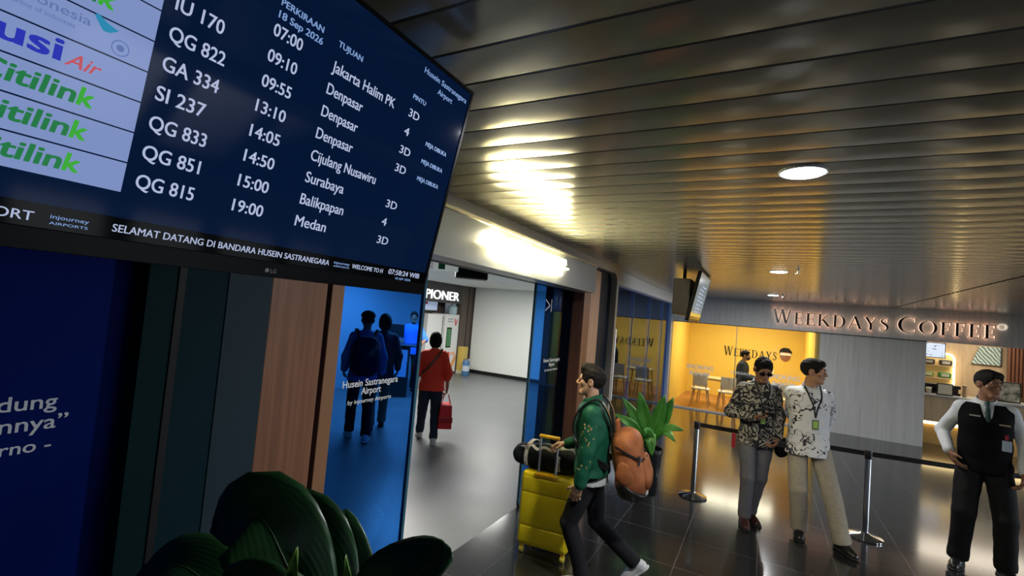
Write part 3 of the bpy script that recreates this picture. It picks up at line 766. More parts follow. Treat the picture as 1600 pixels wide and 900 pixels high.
def screen(label, corner, detailed):
    U = Vector((math.sin(TILT), 0, math.cos(TILT))); m = frame_mtx(corner, (0, 1, 0), U)
    t = thing('flight_screen', label, 'screen', group='hanging flight screens'); t.matrix_world = m
    Wd, Hd = 1.12, .63
    bz = B(-Wd, 0, -.022, Hd, -.045, -.004, .006); finish('bezel', bz, M_BEZEL, t)
    b = bmesh.new()
    for a0, a1, c0, c1 in ((-Wd, 0, -.022, .012), (-Wd, 0, Hd-.011, Hd), (-Wd, -Wd+.011, .012, Hd-.011), (-.011, 0, .012, Hd-.011)): box(b, a0, a1, c0, c1, -.006, .003, .001, 1)
    finish('bezel_lip', b, M_BEZEL, t)
    dsp = finish('display', B(-Wd+.011, -.011, .048, Hd-.011, -.005, 0), M_SCR, t)
    finish('ticker_bar', B(-Wd+.011, -.011, .012, .048, -.005, 0), M_BAR, t)
    # bracket, housing and pole hang straight: undo the tilt in world coordinates
    inv = m.inverted(); c = Vector(corner)
    def wpart(name, bm, mt, smooth=False):
        bmesh.ops.transform(bm, matrix=inv, verts=bm.verts[:]); return finish(name, bm, mt, t, smooth)
    y0 = c.y-1.12
    hb = B(c.x-.22, c.x-.015, y0+.06, c.y-.06, c.z+.06, c.z+.52, .004)
    wpart('mount_housing', hb, M_HOUSE)
    wpart('mount_bracket', B(c.x-.06, c.x+.04, y0+.2, c.y-.2, c.z+.22, c.z+.36), M_BEZEL)
    wpart('ceiling_pole', tube(bmesh.new(), [(c.x-.1, y0+.14, c.z+.5), (c.x-.1, y0+.14, CEIL+.002)], .022, 12), M_BEZEL, True)
    def tx(s_, u, v, h, w=None, mt=M_TXT, al='L', bold=.012, shear=0, kind=None):
        return text('lettering', s_, frame_mtx((u, v, .0002), (1, 0, 0), (0, 1, 0)), mt, t, h, w, ext=.0008, bold=bold, align=al, shear=shear)
    rows = [('QG 815', '19:00', 'Medan', '3D', ''), ('QG 851', '15:00', 'Balikpapan', '4', ''), ('QG 833', '14:50', 'Surabaya', '3D', ''), ('SI 237', '14:05', 'Cijulang Nusawiru', '', ''),
            ('GA 334', '13:10', 'Denpasar', '3D', 'MEJA DIBUKA'), ('QG 822', '09:55', 'Denpasar', '3D', 'MEJA DIBUKA'), ('IU 170', '09:10', 'Denpasar', '4', 'MEJA DIBUKA'), ('', '07:00', 'Jakarta Halim PK', '3D', '')]
    if not detailed:
        dsp.data.materials[0] = mat('screen_pale_reflection', (.04, .05, .05), .15, ior=1.2, emit=(.13, .16, .165), estr=1.0)  # paler emission put in place of the reflection on the far display
        for i, r in enumerate(rows):
            v = .105+.0501*i
            if r[0]: tx(r[0], -.80, v, .023)
            tx(r[1], -.64, v, .023, None, M_TXT); tx(r[2], -.498, v, .023); tx(r[3] or '-', -.244, v, .022)
        o = finish('notice_block', B(-1.10, -.02, .05, .095, 0, .0012), mat('notice_yellow', (.1, .08, .02), .3, emit=(.55, .36, .05), estr=.9), t)
        return t
    for i, r in enumerate(rows):
        v0 = .089+.0501*i
        finish('logo_row', B(-Wd+.014, -.820, v0+.001, v0+.0487, 0, .0006), M_ROW, t)
        v = v0+.0135
        if r[0]: tx(r[0], -.803, v, .0235, .091 if r[0][0] != 'S' and r[0][0] != 'I' else .078)
        tx(r[1], -.640, v, .0230, .064)
        tx(r[2], -.498, v-.001, .0235, {'Medan': .084, 'Balikpapan': .122, 'Surabaya': .108, 'Cijulang Nusawiru': .198, 'Denpasar': .104, 'Jakarta Halim PK': .199}[r[2]], bold=.008)
        if r[3]: tx(r[3], -.244, v+.003, .0205, .041 if len(r[3]) > 1 else .018, bold=.004)
        if r[4]: tx(r[4], -.152, v+.004, .0115, .098, M_TXT2)
    for i in (0, 1, 2, 5, 6):
        v = .107+.0501*i
        tx('Citilin', -.898, v-.003, .0255, .105, M_GRN, 'R', .03, .12); tx('k', -.897, v-.003, .0265, .020, M_GRN2, 'L', .03, .12)
    v = .107+.0501*3
    tx('Susi', -.922, v-.002, .030, .098, M_BLU, 'R', .03); tx('Air', -.918, v-.004, .019, .042, M_RED, 'L', .008, .35)
    v = .107+.0501*4
    tx('Garuda Indonesia', -.899, v+.011, .0125, .165, M_GREYB, 'R', .004); tx('The Airline of Indonesia', -.915, v-.001, .0065, .085, M_GREYB, 'R', 0)
    b = bmesh.new(); prism(b, [(-.897, v+.030), (-.893, v+.034), (-.880, v+.026), (-.866, v+.022), (-.876, v+.014), (-.884, v+.013), (-.890, v+.020)], Matrix.Identity(4), .0009); finish('wing_emblem', b, M_TEAL, t)
    b = tube(bmesh.new(), [(-.860+.011*math.cos(a*PI/10), v-.001+.011*math.sin(a*PI/10), .0005) for a in range(20)], .0008, 6, closed=True); lathe(b, [(.001, 0), (.005, 0), (.005, .0009), (.001, .001)], 12, (-.860, v-.001, 0)); finish('round_emblem', b, M_GREYB, t)
    tx('PERKIRAAN', -.637, .513, .0125, .099, M_TXT2); tx('18 Sep 2026', -.637, .489, .0135, .103, M_TXT2); tx('TUJUAN', -.496, .508, .0125, .070, M_TXT2); tx('PINTU', -.243, .505, .0115, .052, M_TXT2)
    tx('Husein Sastranegara', -.225, .584, .0145, .200, M_TXT2, bold=.004); tx('Airport', -.156, .556, .0145, .068, M_TXT2, bold=.004)
    tx('AIRPORT', -.915, .021, .0135, .085, M_TXT, 'R', .004); tx('injourney', -.897, .029, .006, .046, M_TXT2, bold=0); tx('AIRPORTS', -.897, .020, .004, .046, M_TXT2, bold=0)
    tx('SELAMAT DATANG DI BANDARA HUSEIN SASTRANEGARA', -.820, .024, .0125, .440, M_TXT, bold=.004); tx('injourney', -.366, .031, .006, .05, M_TXT2, bold=0); tx('AIRPORTS', -.366, .023, .004, .05, M_TXT2, bold=0)
    tx('WELCOME TO H', -.307, .026, .0115, .112, M_TXT, bold=.004); tx('07:58:24 WIB', -.172, .027, .0145, .136, M_TXT, bold=.006); tx('18 SEP 2026', -.138, .0145, .006, .066, M_TXT2, bold=0)
    tx('LG', -.530, -.0115, .0085, None, mat('badge_grey', (.35, .35, .36), .4)).location.z = .003
    b = lathe(bmesh.new(), [(.001, .003), (.0048, .003), (.0048, .0036), (.001, .0037)], 16, (-.538, -.007, 0)); finish('round_badge', b, MATS['badge_grey'], t)
    return t
screen('large flight departure screen with white and green airline rows filling the upper left', (-.956, 1.186, 2.003), True)
screen('small far flight screen hung on a brown housing before the yellow smoking room', (-.84, 7.42, 2.053), False)

# --- coffee sign letters
def seg(x0, y0, x1, y1, w):     # slanted stroke of horizontal width w
    return [(x0-w/2, y0), (x0+w/2, y0), (x1+w/2, y1), (x1-w/2, y1)]
def arc(cx, cy, rx, ry, a0, a1, t0, t1, n=20, tmid=None):
    o, i = [], []
    for k in range(n+1):
        f = k/n; a = math.radians(a0+(a1-a0)*f); t = t0+(t1-t0)*f if tmid is None else (t0+(tmid-t0)*math.sin(PI*f))
        o.append((cx+rx*math.cos(a), cy+ry*math.sin(a))); i.append((cx+(rx-t)*math.cos(a), cy+(ry-(t if rx == ry else t*.35))*math.sin(a)))
    return ('strip', o, i)
def rect(x0, x1, y0, y1): return [(x0, y0), (x1, y0), (x1, y1), (x0, y1)]
def glyph(c):
    if c == 'E': return [rect(.10, .24, 0, 1), rect(.02, .60, 0, .045), rect(.02, .58, .955, 1), rect(.2, .48, .50, .545), rect(.555, .60, 0, .22), rect(.535, .58, .80, 1), rect(.45, .48, .42, .62)], .66
    if c == 'F': return [rect(.10, .24, 0, 1), rect(.02, .34, 0, .04), rect(.02, .58, .955, 1), rect(.2, .48, .48, .525), rect(.535, .58, .78, 1), rect(.45, .48, .40, .60)], .62
    if c == 'W': return [seg(.12, 1, .36, 0, .14), seg(.36, 0, .58, 1, .06), seg(.56, 1, .80, 0, .14), seg(.80, 0, 1.02, 1, .06), rect(0, .25, .965, 1), rect(.45, .70, .965, 1), rect(.92, 1.12, .965, 1)], 1.14
    if c == 'K': return [rect(.10, .24, 0, 1), rect(.02, .32, 0, .04), rect(.02, .32, .96, 1), seg(.24, .45, .66, 1, .07), seg(.36, .56, .74, 0, .17), rect(.54, .78, .965, 1), rect(.62, .88, 0, .035)], .86
    if c == 'D': return [rect(.10, .24, 0, 1), rect(.02, .36, 0, .045), rect(.02, .36, .955, 1), arc(.34, .5, .46, .5, -90, 90, .05, .05, 20, .15)], .86
    if c == 'A': return [seg(.08, 0, .42, 1, .06), seg(.42, 1, .74, 0, .15), rect(.2, .62, .32, .37), rect(0, .2, 0, .035), rect(.6, .88, 0, .035)], .88
    if c == 'Y': return [seg(.38, .45, .10, 1, .15), seg(.38, .45, .68, 1, .06), rect(.31, .45, 0, .5), rect(.22, .54, 0, .04), rect(0, .24, .965, 1), rect(.56, .78, .965, 1)], .80
    if c == 'S':
        pts = [(.46, .80), (.40, .92), (.28, .975), (.15, .93), (.09, .80), (.13, .66), (.26, .56), (.40, .44), (.46, .28), (.41, .11), (.27, .025), (.13, .07), (.06, .22)]
        th = [.03, .05, .05, .06, .10, .13, .15, .15, .13, .08, .05, .05, .03]; o, i = [], []
        for k, (x, y) in enumerate(pts):
            a = Vector(pts[max(k-1, 0)]); b = Vector(pts[min(k+1, len(pts)-1)]); d = (b-a).normalized(); nrm = Vector((-d.y, d.x))*th[k]/2
            o.append((x+nrm.x, y+nrm.y)); i.append((x-nrm.x, y-nrm.y))
        return [('strip', o, i), rect(.44, .475, .72, 1), rect(.045, .08, 0, .28)], .54
    if c == 'C': return [arc(.50, .5, .48, .52, 48, 312, .05, .05, 28, .16), rect(.80, .84, .70, .97), rect(.80, .83, .06, .22)], .88
    if c == 'O': return [arc(.50, .5, .49, .52, -90, 90, .05, .05, 22, .16), arc(.50, .5, .49, .52, 90, 270, .05, .05, 22, .16)], 1.02
    return [], .4
sg = thing('coffee_shop_sign', 'row of raised black serif letters with copper sides on the grey coffee fascia', 'sign', (2.02, CY-.02, 2.2))
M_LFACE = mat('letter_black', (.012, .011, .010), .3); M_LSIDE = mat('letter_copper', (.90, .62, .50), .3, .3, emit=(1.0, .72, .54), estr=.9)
def serif_word(word, x, z, big, small, gap, depth, parent, org, mats, name='letter', yy=0.0, x1=2.0):
    nat = sum(glyph(c)[1]*(big if k == 0 else small) for k, c in enumerate(word)); kx = (x1 - x - gap*(len(word)-1))/nat
    for k, c in enumerate(word):
        h = big if k == 0 else small
        polys, w = glyph(c); bm = bmesh.new()
        for i, p in enumerate(polys):
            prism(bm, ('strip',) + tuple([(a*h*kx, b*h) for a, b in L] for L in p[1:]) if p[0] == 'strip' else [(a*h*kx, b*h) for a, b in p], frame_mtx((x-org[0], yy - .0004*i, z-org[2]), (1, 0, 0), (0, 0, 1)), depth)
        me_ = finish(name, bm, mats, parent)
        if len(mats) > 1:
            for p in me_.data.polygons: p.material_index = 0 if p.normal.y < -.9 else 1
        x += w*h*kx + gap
    return x
ORG = (2.02, CY-.02, 2.2)
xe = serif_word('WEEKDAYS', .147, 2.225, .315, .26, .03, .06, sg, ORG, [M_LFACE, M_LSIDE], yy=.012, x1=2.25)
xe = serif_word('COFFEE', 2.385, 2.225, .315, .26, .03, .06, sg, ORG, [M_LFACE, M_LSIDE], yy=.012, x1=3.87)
bm = bmesh.new(); X0 = 3.95-ORG[0]
for a0_ in (-180, 0): prism(bm, arc(X0, .265, .065, .065, a0_, a0_+180, .022, .022, 14), frame_mtx((0, .012, 0), (1, 0, 0), (0, 0, 1)), .06)
finish('ring_mark', bm, mat('ring_cream', (.85, .78, .68), .4, emit=(1, .86, .70), estr=.45), sg)  # emission added to make the ring brighter

# --- smoking room: back-wall lettering, tables, chairs, stool
lt = thing('wall_lettering', 'black serif lettering and small face emblem on the yellow smoking room back wall', 'lettering', (-.35, 15.5, 1.3))
xe = serif_word('WEEKDAYS', -1.02, 1.235, .27, .225, .022, .012, lt, (-.35, 15.5, 1.3), [M_LFACE], yy=-.001, x1=.36)
def em_(pts, y, d): return prism(bmesh.new(), [(.92+a*1.55, .09+(b-.02)*1.6) for a, b in pts], frame_mtx((0, y, 0), (1, 0, 0), (0, 0, 1)), d)
finish('emblem_face', em_([(.085*math.cos(a*PI/10), .02+.105*math.sin(a*PI/10)) for a in range(20)], -.001, .008), mat('emblem_brown', (.30, .12, .05), .6), lt)
finish('emblem_hair', em_([(-.10, .05), (-.09, .12), (-.03, .16), (.05, .155), (.10, .10), (.095, .05), (.06, .085), (-.06, .085)], -.010, .006), M_LFACE, lt)
finish('emblem_glasses', em_(rect(-.08, .09, .025, .068), -.010, .006), MW, lt)
M_OAK = wood('oak_legs', (.50, .34, .18), (.60, .42, .24), (8, 8, 1), .5); M_SHELL = mat('chair_shell', (.72, .66, .52), .5)
def table(label, x, y, w=.72, d=.62, h=.70):
    t = thing('cafe_table', label, 'table', (x, y, .02))
    finish('tabletop', B(-w/2, w/2, -d/2, d/2, h-.03, h, .012), mat('table_cream', (.62, .46, .22), .35), t)
    for sx in (-1, 1):
        for sy in (-1, 1): finish('leg', tube(bmesh.new(), [(sx*(w/2-.1), sy*(d/2-.1), h-.03), (sx*(w/2-.04), sy*(d/2-.04), 0)], [.02, .013], 10), M_OAK, t, True)
    finish('apron', B(-w/2+.08, w/2-.08, -d/2+.08, d/2-.08, h-.07, h-.03), M_OAK, t)
def chair(label, x, y, rz, sh=.45):
    t = thing('cafe_chair', label, 'chair', (x, y, .02), rz, 'chairs in the smoking room')
    finish('seat', B(-.21, .21, -.21, .21, sh-.035, sh, .02, 3), M_SHELL, t, True)
    bm = bmesh.new(); n = 9
    for i in range(n):
        pass
    rows_ = []
    for z, yo in ((sh+.06, -.20), (sh+.18, -.225), (sh+.30, -.25), (sh+.36, -.26)):
        for thk in (0, 1): rows_.append([bm.verts.new((.21*math.sin((k/(n-1)-.5)*1.9), yo + .06*(1-math.cos((k/(n-1)-.5)*1.9))*1.2 + thk*.018, z)) for k in range(n)])
    for a in range(0, 6, 2):
        for q in (0, 1):
            for k in range(n-1): bm.faces.new((rows_[a+q][k], rows_[a+q][k+1], rows_[a+2+q][k+1], rows_[a+2+q][k]))
        for k in (0, n-1): bm.faces.new((rows_[a][k], rows_[a+2][k], rows_[a+3][k], rows_[a+1][k]))
    for a in (0, 6):
        for k in range(n-1): bm.faces.new((rows_[a][k], rows_[a][k+1], rows_[a+1][k+1], rows_[a+1][k]))
    finish('backrest', bm, M_SHELL, t, True)
    for sx in (-1, 1):
        finish('back_stay', tube(bmesh.new(), [(sx*.14, -.17, sh-.01), (sx*.15, -.205, sh+.14)], .011, 8), M_OAK, t, True)
        for sy in (-1, 1): finish('leg', tube(bmesh.new(), [(sx*.15, sy*.15, sh-.03), (sx*.21, sy*.21, 0)], [.018, .011], 8), M_OAK, t, True)
table('pale square table in the yellow smoking room, left behind the glass', -1.12, 13.45)
table('square table in the yellow smoking room, behind the two men in patterned shirts', .40, 13.55)
chair('cream chair in the smoking room at the left side of the left table', -1.33, 12.92, 0)
chair('cream chair in the smoking room at the right side of the left table', -.72, 12.92, .15)
chair('cream chair in the smoking room behind the white-shirted man', .55, 12.95, -.4)
st = thing('bar_stool', 'wooden stool under the man sitting in the smoking room', 'stool', (-.43, 13.1, .02))
finish('seat', lathe(bmesh.new(), [(.001, .47), (.17, .475), (.18, .49), (.17, .51), (.001, .515)], 24), M_OAK, st, True)
for k in range(4): finish('leg', tube(bmesh.new(), [(.09*math.cos(k*PI/2+.78), .09*math.sin(k*PI/2+.78), .48), (.17*math.cos(k*PI/2+.78), .17*math.sin(k*PI/2+.78), 0)], .014, 8), M_OAK, st, True)

# --- coffee bar
M_CTOP = mat('counter_stone', (.42, .42, .40), .3)
M_LED = mat('led_warm', (1, 1, 1), .4, emit=(1.0, .78, .36), estr=5)
cb = thing('coffee_counter', 'beige wood coffee bar counter with a glowing light strip along its front', 'counter', (4.9, 13.1, 0))
finish('body', B(-2.0, 2.6, -.28, .35, .46, .97), M_BEIGE, cb)
finish('plinth', B(-2.0, 2.6, -.20, .35, 0, .40), mat('plinth_amber', (.55, .33, .10), .4), cb)
finish('light_strip', B(-2.0, 2.6, -.25, -.2, .40, .46), M_LED, cb)
tag(finish('counter_worktop', B(2.88, 7.5, 12.78, 13.48, .97, 1.01, .006), M_CTOP), 'grey stone worktop lying along the coffee bar counter', 'worktop')
ni = thing('shelf_niche', 'arched wall niche with shelves edged by a warm light strip behind the coffee bar', 'shelf', (3.45, 15.17, 1.05))
def arch_pts(w, h, r, n=8): return [(-w, 0), (-w, h)] + [(w-r+r*math.sin(PI/2*i/n), h-r+r*math.cos(PI/2*i/n)) for i in range(n+1)] + [(w, 0)]
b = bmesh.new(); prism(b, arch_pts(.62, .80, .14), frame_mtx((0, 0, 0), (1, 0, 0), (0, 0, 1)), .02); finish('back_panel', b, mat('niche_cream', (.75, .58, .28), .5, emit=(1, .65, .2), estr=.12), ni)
pts = [Vector((x, -.04, z)) for x, z in arch_pts(.62, .80, .14)[1:]]
finish('light_strip', tube(bmesh.new(), pts, .022, 8), M_LED, ni, True)
for z in (.22, .52): finish('shelf_board', B(-.6, .58, -.22, -.021, z-.02, z), M_BEIGE, ni)
for i, (x, z, c, lab) in enumerate(((.12, .52, (.05, .04, .035), 'dark coffee bag on the upper niche shelf at the left'), (.44, .52, (.05, .045, .04), 'dark coffee bag on the upper niche shelf at the right'), (.11, .22, (.20, .30, .04), 'yellow green coffee bag on the lower niche shelf'), (.43, .22, (.05, .22, .05), 'green coffee bag on the lower niche shelf'))):
    t = thing('coffee_bag', lab, 'coffee bag', (3.45+x, 15.05, 1.05+z), 0, 'coffee bags in the niche')
    finish('pouch', B(-.12, .12, -.05, .05, 0, .13, .03, 3), mat('bag_%d' % i, c, .4), t, True)
    finish('label', B(-.07, .07, -.056, -.049, .035, .095), mat('bag_label', (.45, .42, .35), .5), t)
def easel(name, label, cat, x, y, z, w, h, c, inner):
    t = thing(name, label, cat, (x, y, z)); finish('frame', B(-w/2, w/2, -.012, .012, 0, h, .003), mat('frame_dark', (.02, .018, .015), .4), t)
    finish('sheet', B(-w/2+.02, w/2-.02, -.015, -.011, .02, h-.02), inner, t)
    finish('foot', B(-w/4, w/4, .012, .09, 0, .01), MATS['frame_dark'], t)
sheet1 = mat('sheet_cream', (.75, .70, .55), .5); m_ = mat('sheet_menu', (.3, .3, .2), .4)
v = tex_coord(m_); base(m_, ramp(m_, noise(m_, v, 9, 3), [(.35, (.03, .06, .03)), (.5, (.45, .42, .30)), (.65, (.75, .72, .6))]))
easel('certificate_frame', 'small black framed certificate standing on the coffee worktop', 'frame', 3.36, 12.98, 1.01, .26, .24, 0, sheet1)
easel('menu_board', 'narrow framed menu standing on the coffee worktop beside the guard\u2019s head', 'menu', 4.02, 13.1, 1.01, .17, .42, 0, m_)
easel('menu_board', 'wide framed menu board just left of the guard\u2019s head on the worktop', 'menu', 4.34, 13.15, 1.01, .42, .40, 0, m_)
easel('menu_board', 'framed menu standing right of the guard\u2019s head', 'menu', 5.12, 13.1, 1.01, .20, .36, 0, m_)
cm = thing('coffee_machine', 'black coffee machine on the worktop in front of the niche', 'coffee machine', (3.35, 13.33, 1.01))
M_BLK = mat('appliance_black', (.012, .012, .013), .3)
finish('base', B(-.33, .33, -.10, .13, 0, .05, .008), M_BLK, cm); finish('tower', B(-.33, .33, .03, .13, .05, .20, .008), M_BLK, cm); finish('hood', B(-.33, .33, -.10, .13, .13, .2, .008), M_BLK, cm)
finish('group_head', lathe(bmesh.new(), [(.03, .13), (.03, .10), (.02, .085)], 14), M_CHROME, cm, True)
gp = thing('pepper_grinder', 'tall brown wooden cylinder on the worktop right of the certificate', 'grinder', (3.70, 13.1, 1.01))
finish('body', lathe(bmesh.new(), [(.035, 0), (.04, .03), (.03, .12), (.036, .2)], 16), M_OAK, gp, True); finish('knob', lathe(bmesh.new(), [(.034, .2), (.038, .23), (.02, .25), (.001, .255)], 16), M_OAK, gp, True)
tw = thing('paper_cup', 'white paper cup on the worktop left of the certificate', 'cup', (3.12, 13.05, 1.01))
finish('cup', lathe(bmesh.new(), [(.035, 0), (.05, .11), (.047, .11), (.033, .004)], 20), mat('paper_white', (.72, .70, .66), .6), tw, True); finish('lid', lathe(bmesh.new(), [(.053, .108), (.053, .118), (.04, .126), (.001, .128)], 20), MATS['paper_white'], tw, True)
ms = thing('menu_screen', 'bright white menu screen hanging above the niche under the coffee fascia', 'screen', (3.32, 14.6, 1.74))
finish('casing', B(-.45, .45, 0, .05, 0, .36, .005), M_BEZEL, ms)
m_ = mat('menu_glow', (.05, .05, .05), .3, emit=(.75, .85, 1), estr=.9); n_, l_ = nodes(m_)
v = tex_coord(m_, (1, 1, 1.6)); cc = ramp(m_, noise(m_, v, 14, 2), [(.32, (.12, .15, .25)), (.42, (.75, .85, 1.0)), (1, (.75, .85, 1.0))]); l_.new(cc, n_['Principled BSDF'].inputs['Emission Color'])
finish('display', B(-.435, .435, -.004, 0, .015, .345), m_, ms)
finish('hanger', tube(bmesh.new(), [(0, .03, .35), (0, .03, .86)], .015, 8), M_BEZEL, ms, True)
dp_ = thing('mosaic_panel', 'pale leaf-patterned glass panel on the wall behind the guard\u2019s head', 'panel', (4.66, 15.17, 1.68))
m_ = mat('leaf_glass', (.4, .5, .45), .2); v = tex_coord(m_, (1, 1, 1), rot=(0, .7, 0)); n_, l_ = nodes(m_)
wv = n_.new('ShaderNodeTexWave'); wv.inputs['Scale'].default_value = 5; wv.inputs['Distortion'].default_value = 5; l_.new(v, wv.inputs['Vector']); base(m_, ramp(m_, wv.outputs['Fac'], [(.3, (.16, .24, .20)), (.7, (.62, .72, .70))]))
b = bmesh.new(); prism(b, [(-.28, 0), (.22, 0), (.22, .42), (-.14, .42)], frame_mtx((0, -.0, 0), (1, 0, 0), (0, 0, 1)), .025); finish('glass', b, m_, dp_); finish('edge', B(.22, .25, -.03, 0, 0, .42), M_STEEL, dp_)
sc_ = thing('slat_screen', 'dark reddish wooden slat screen at the right edge of the coffee bar', 'screen', (5.55, 14.9, 1.02))
finish('backing', B(-.62, .9, .03, .05, 0, 1.55), mat('slat_back', (.03, .012, .008), .7), sc_)
for k in range(24): finish('slat', B(-.62+k*.064, -.585+k*.064, -.02, .03, 0, 1.55), mat('slat_red', (.17, .065, .035), .5), sc_)
fl = thing('orchid_pot', 'white flower pot with magenta orchid blooms at the right edge beside the guard', 'potted plant', (5.46, 13.05, 1.01))
finish('pot', lathe(bmesh.new(), [(.06, 0), (.095, .02), (.11, .16), (.10, .16), (.09, .13)], 24), mat('pot_cream', (.62, .60, .52), .45), fl, True)
rnd = random.Random(4)
for k in range(5):
    a = k*1.3; p = Vector((.13*math.cos(a), .1*math.sin(a), .34+.05*rnd.random()))
    finish('stem', tube(bmesh.new(), [(0, 0, .13), p*.6+Vector((0, 0, .12)), p], .006, 6), mat('stem_green', (.03, .09, .03), .5), fl, True)
    b = bmesh.new()
    for q in range(6):
        c = p + Vector((rnd.uniform(-.05, .05), rnd.uniform(-.05, .05), rnd.uniform(-.04, .05)))
        bmesh.ops.create_icosphere(b, subdivisions=1, radius=.034, matrix=Matrix.Translation(c) @ Matrix.Diagonal((1, .8, .7, 1)))
    finish('bloom', b, mat('bloom_magenta', (.32, .015, .07), .5), fl, True)

# --- leaves
def leaf_mat(name, c0, c1, rough=.3):
    if name in MATS: return MATS[name]
    m = mat(name, c0, rough, spec=.5); n, l = nodes(m); v = tex_coord(m, (1, 1, 1), 'UV')
    wv = n.new('ShaderNodeTexWave'); wv.inputs['Scale'].default_value = 5; wv.inputs['Distortion'].default_value = 1.5; wv.bands_direction = 'DIAGONAL'; l.new(v, wv.inputs['Vector'])
    nz = noise(m, tex_coord(m), 7, 3)
    base(m, ramp(m, nz, [(.35, c0), (.7, c1)])); add_bump(m, wv.outputs['Fac'], .10, .004); return m
def leaf(name, pts, width, up, m, parent, mid_m=None, fold=.25, n=16, k=6, prof=None, thick=.0015):
    """blade along a curve through pts (Catmull-Rom), real thickness, raised midrib"""
    P = [Vector(p) for p in pts]; P = [P[0]*2-P[1]] + P + [P[-1]*2-P[-2]]
    def at_(t):
        t *= len(P)-3; i = min(int(t), len(P)-4); f = t-i; a, b, c, d = P[i:i+4]
        return .5*((2*b)+(c-a)*f+(2*a-5*b+4*c-d)*f*f+(3*b-a-3*c+d)*f**3)
    bm = bmesh.new(); top, bot = [], []; rib = []; uvl = {}
    for i in range(n+1):
        t = i/n; c = at_(t); tg = (at_(min(t+.02, 1))-at_(max(t-.02, 0))).normalized()
        s_ = tg.cross(Vector(up)).normalized(); nn = s_.cross(tg).normalized()
        w = width*(prof(t) if prof else math.sin(PI*min(1, (t*.93+.05)))**.75)
        w = max(w, .0012); rib.append((c+nn*.002, .004*(1-t*.8)))
        r1, r2 = [], []
        for j in range(-k, k+1):
            f = j/k; p = c + s_*w*f + nn*(abs(f)*w*fold - .10*w*(abs(f)**3)) + nn*.006*math.sin(9*t+2.2*f)*abs(f)
            a = bm.verts.new(p + nn*thick); b = bm.verts.new(p - nn*thick); r1.append(a); r2.append(b); uvl[a] = uvl[b] = (t, abs(f))
        top.append(r1); bot.append(r2)
    for i in range(n):
        for j in range(2*k):
            bm.faces.new((top[i][j], top[i][j+1], top[i+1][j+1], top[i+1][j])); bm.faces.new((bot[i][j], bot[i+1][j], bot[i+1][j+1], bot[i][j+1]))
        for j in (0, 2*k): bm.faces.new((top[i][j], top[i+1][j], bot[i+1][j], bot[i][j]))
    for i in (0, n):
        for j in range(2*k): bm.faces.new((top[i][j], bot[i][j], bot[i][j+1], top[i][j+1]))
    uv = bm.loops.layers.uv.new('uv')
    for f in bm.faces:
        for lp in f.loops: lp[uv].uv = uvl[lp.vert]
    o = finish(name, bm, m, parent, 'all')
    if mid_m: finish('midrib', tube(bmesh.new(), [p for p, r in rib], [max(r, .0008) for p, r in rib], 6), mid_m, o, True)
    return o
def planter(t, r0, r1, h, m):
    finish('pot', lathe(bmesh.new(), [(r0*.95, 0), (r0, .02), (r1, h-.03), (r1*1.05, h-.03), (r1*1.05, h), (r1*.93, h), (r1*.9, h-.06)], 32), m, t, True)
    finish('soil', lathe(bmesh.new(), [(.001, h-.06), (r1*.92, h-.055), (r1*.92, h-.05), (.001, h-.04)], 24), mat('soil', (.02, .014, .01), .95), t, True)
M_LF1 = leaf_mat('leaf_deep', (.010, .045, .014), (.018, .075, .022), .34); M_RIB1 = mat('rib_dark', (.05, .12, .04), .4)
M_LFL = leaf_mat('leaf_lime', (.10, .24, .04), (.16, .32, .05), .4)
pl = thing('broadleaf_plant', 'dark broad-leaved plant in the near foreground below the large screen', 'potted plant', (-1.06, 1.02, 0))
o0 = Vector((-1.06, 1.02, 0)); planter(pl, .15, .2, .72, mat('pot_dark', (.02, .02, .022), .35))
L_ = lambda *a: Vector(a)-o0
for nm, ps, w, up in (
    ('leaf', [(-1.05, 1.01, .70), (-1.05, .97, 1.02), (-1.12, .92, 1.20), (-1.25, .90, 1.315), (-1.40, .87, 1.25)], .13, (.65, -.60, .45)),
    ('leaf', [(-1.05, 1.03, .70), (-1.04, 1.03, .99), (-1.11, 1.02, 1.15), (-1.20, 1.01, 1.25), (-1.28, 1.0, 1.25)], .125, (.55, -.75, .35)),
    ('leaf', [(-1.0, 1.06, .70), (-.98, 1.08, 1.0), (-1.03, 1.08, 1.14), (-1.11, 1.095, 1.30)], .07, (.6, -.8, .1)),
    ('leaf', [(-1.0, 1.03, .70), (-.94, .99, 1.05), (-.85, .97, 1.20), (-.74, .985, 1.29), (-.64, 1.0, 1.35)], .085, (.25, -.55, .75)),
    ('leaf', [(-1.1, 1.0, .70), (-1.18, .96, .96), (-1.38, .89, 1.06), (-1.52, .86, 1.10), (-1.66, .82, 1.05)], .10, (.5, -.5, .7)),
    ('leaf', [(-1.04, .98, .70), (-1.0, .88, .98), (-1.08, .83, 1.16), (-1.2, .8, 1.22)], .085, (.5, -.7, .4)),
    ('leaf', [(-.98, .98, .70), (-.93, .90, .98), (-1.0, .86, 1.17), (-1.02, .85, 1.25)], .05, (.9, .2, .1))):
    leaf(nm, [L_(*p) for p in ps], w, up, M_LF1, pl, M_RIB1, prof=lambda t: 0.05 if t < .25 else max(.02, math.sin(PI*min(1, ((t-.25)/.75)*.95+.04))**.55))
for ps in ([(-1.0, .97, .72), (-.90, .93, 1.15), (-.905, .915, 1.30)], [(-1.03, .95, .72), (-1.02, .86, 1.2), (-1.015, .855, 1.31)]):
    tag(leaf('shoot', [L_(*p) for p in ps], .014, (.7, -.7, .2), M_LFL, pl, None, fold=.6), label='pale lime young leaf shoot')
M_LF2 = leaf_mat('leaf_bright', (.035, .20, .025), (.09, .34, .05), .35); M_RIB2 = mat('rib_light', (.18, .38, .12), .4)
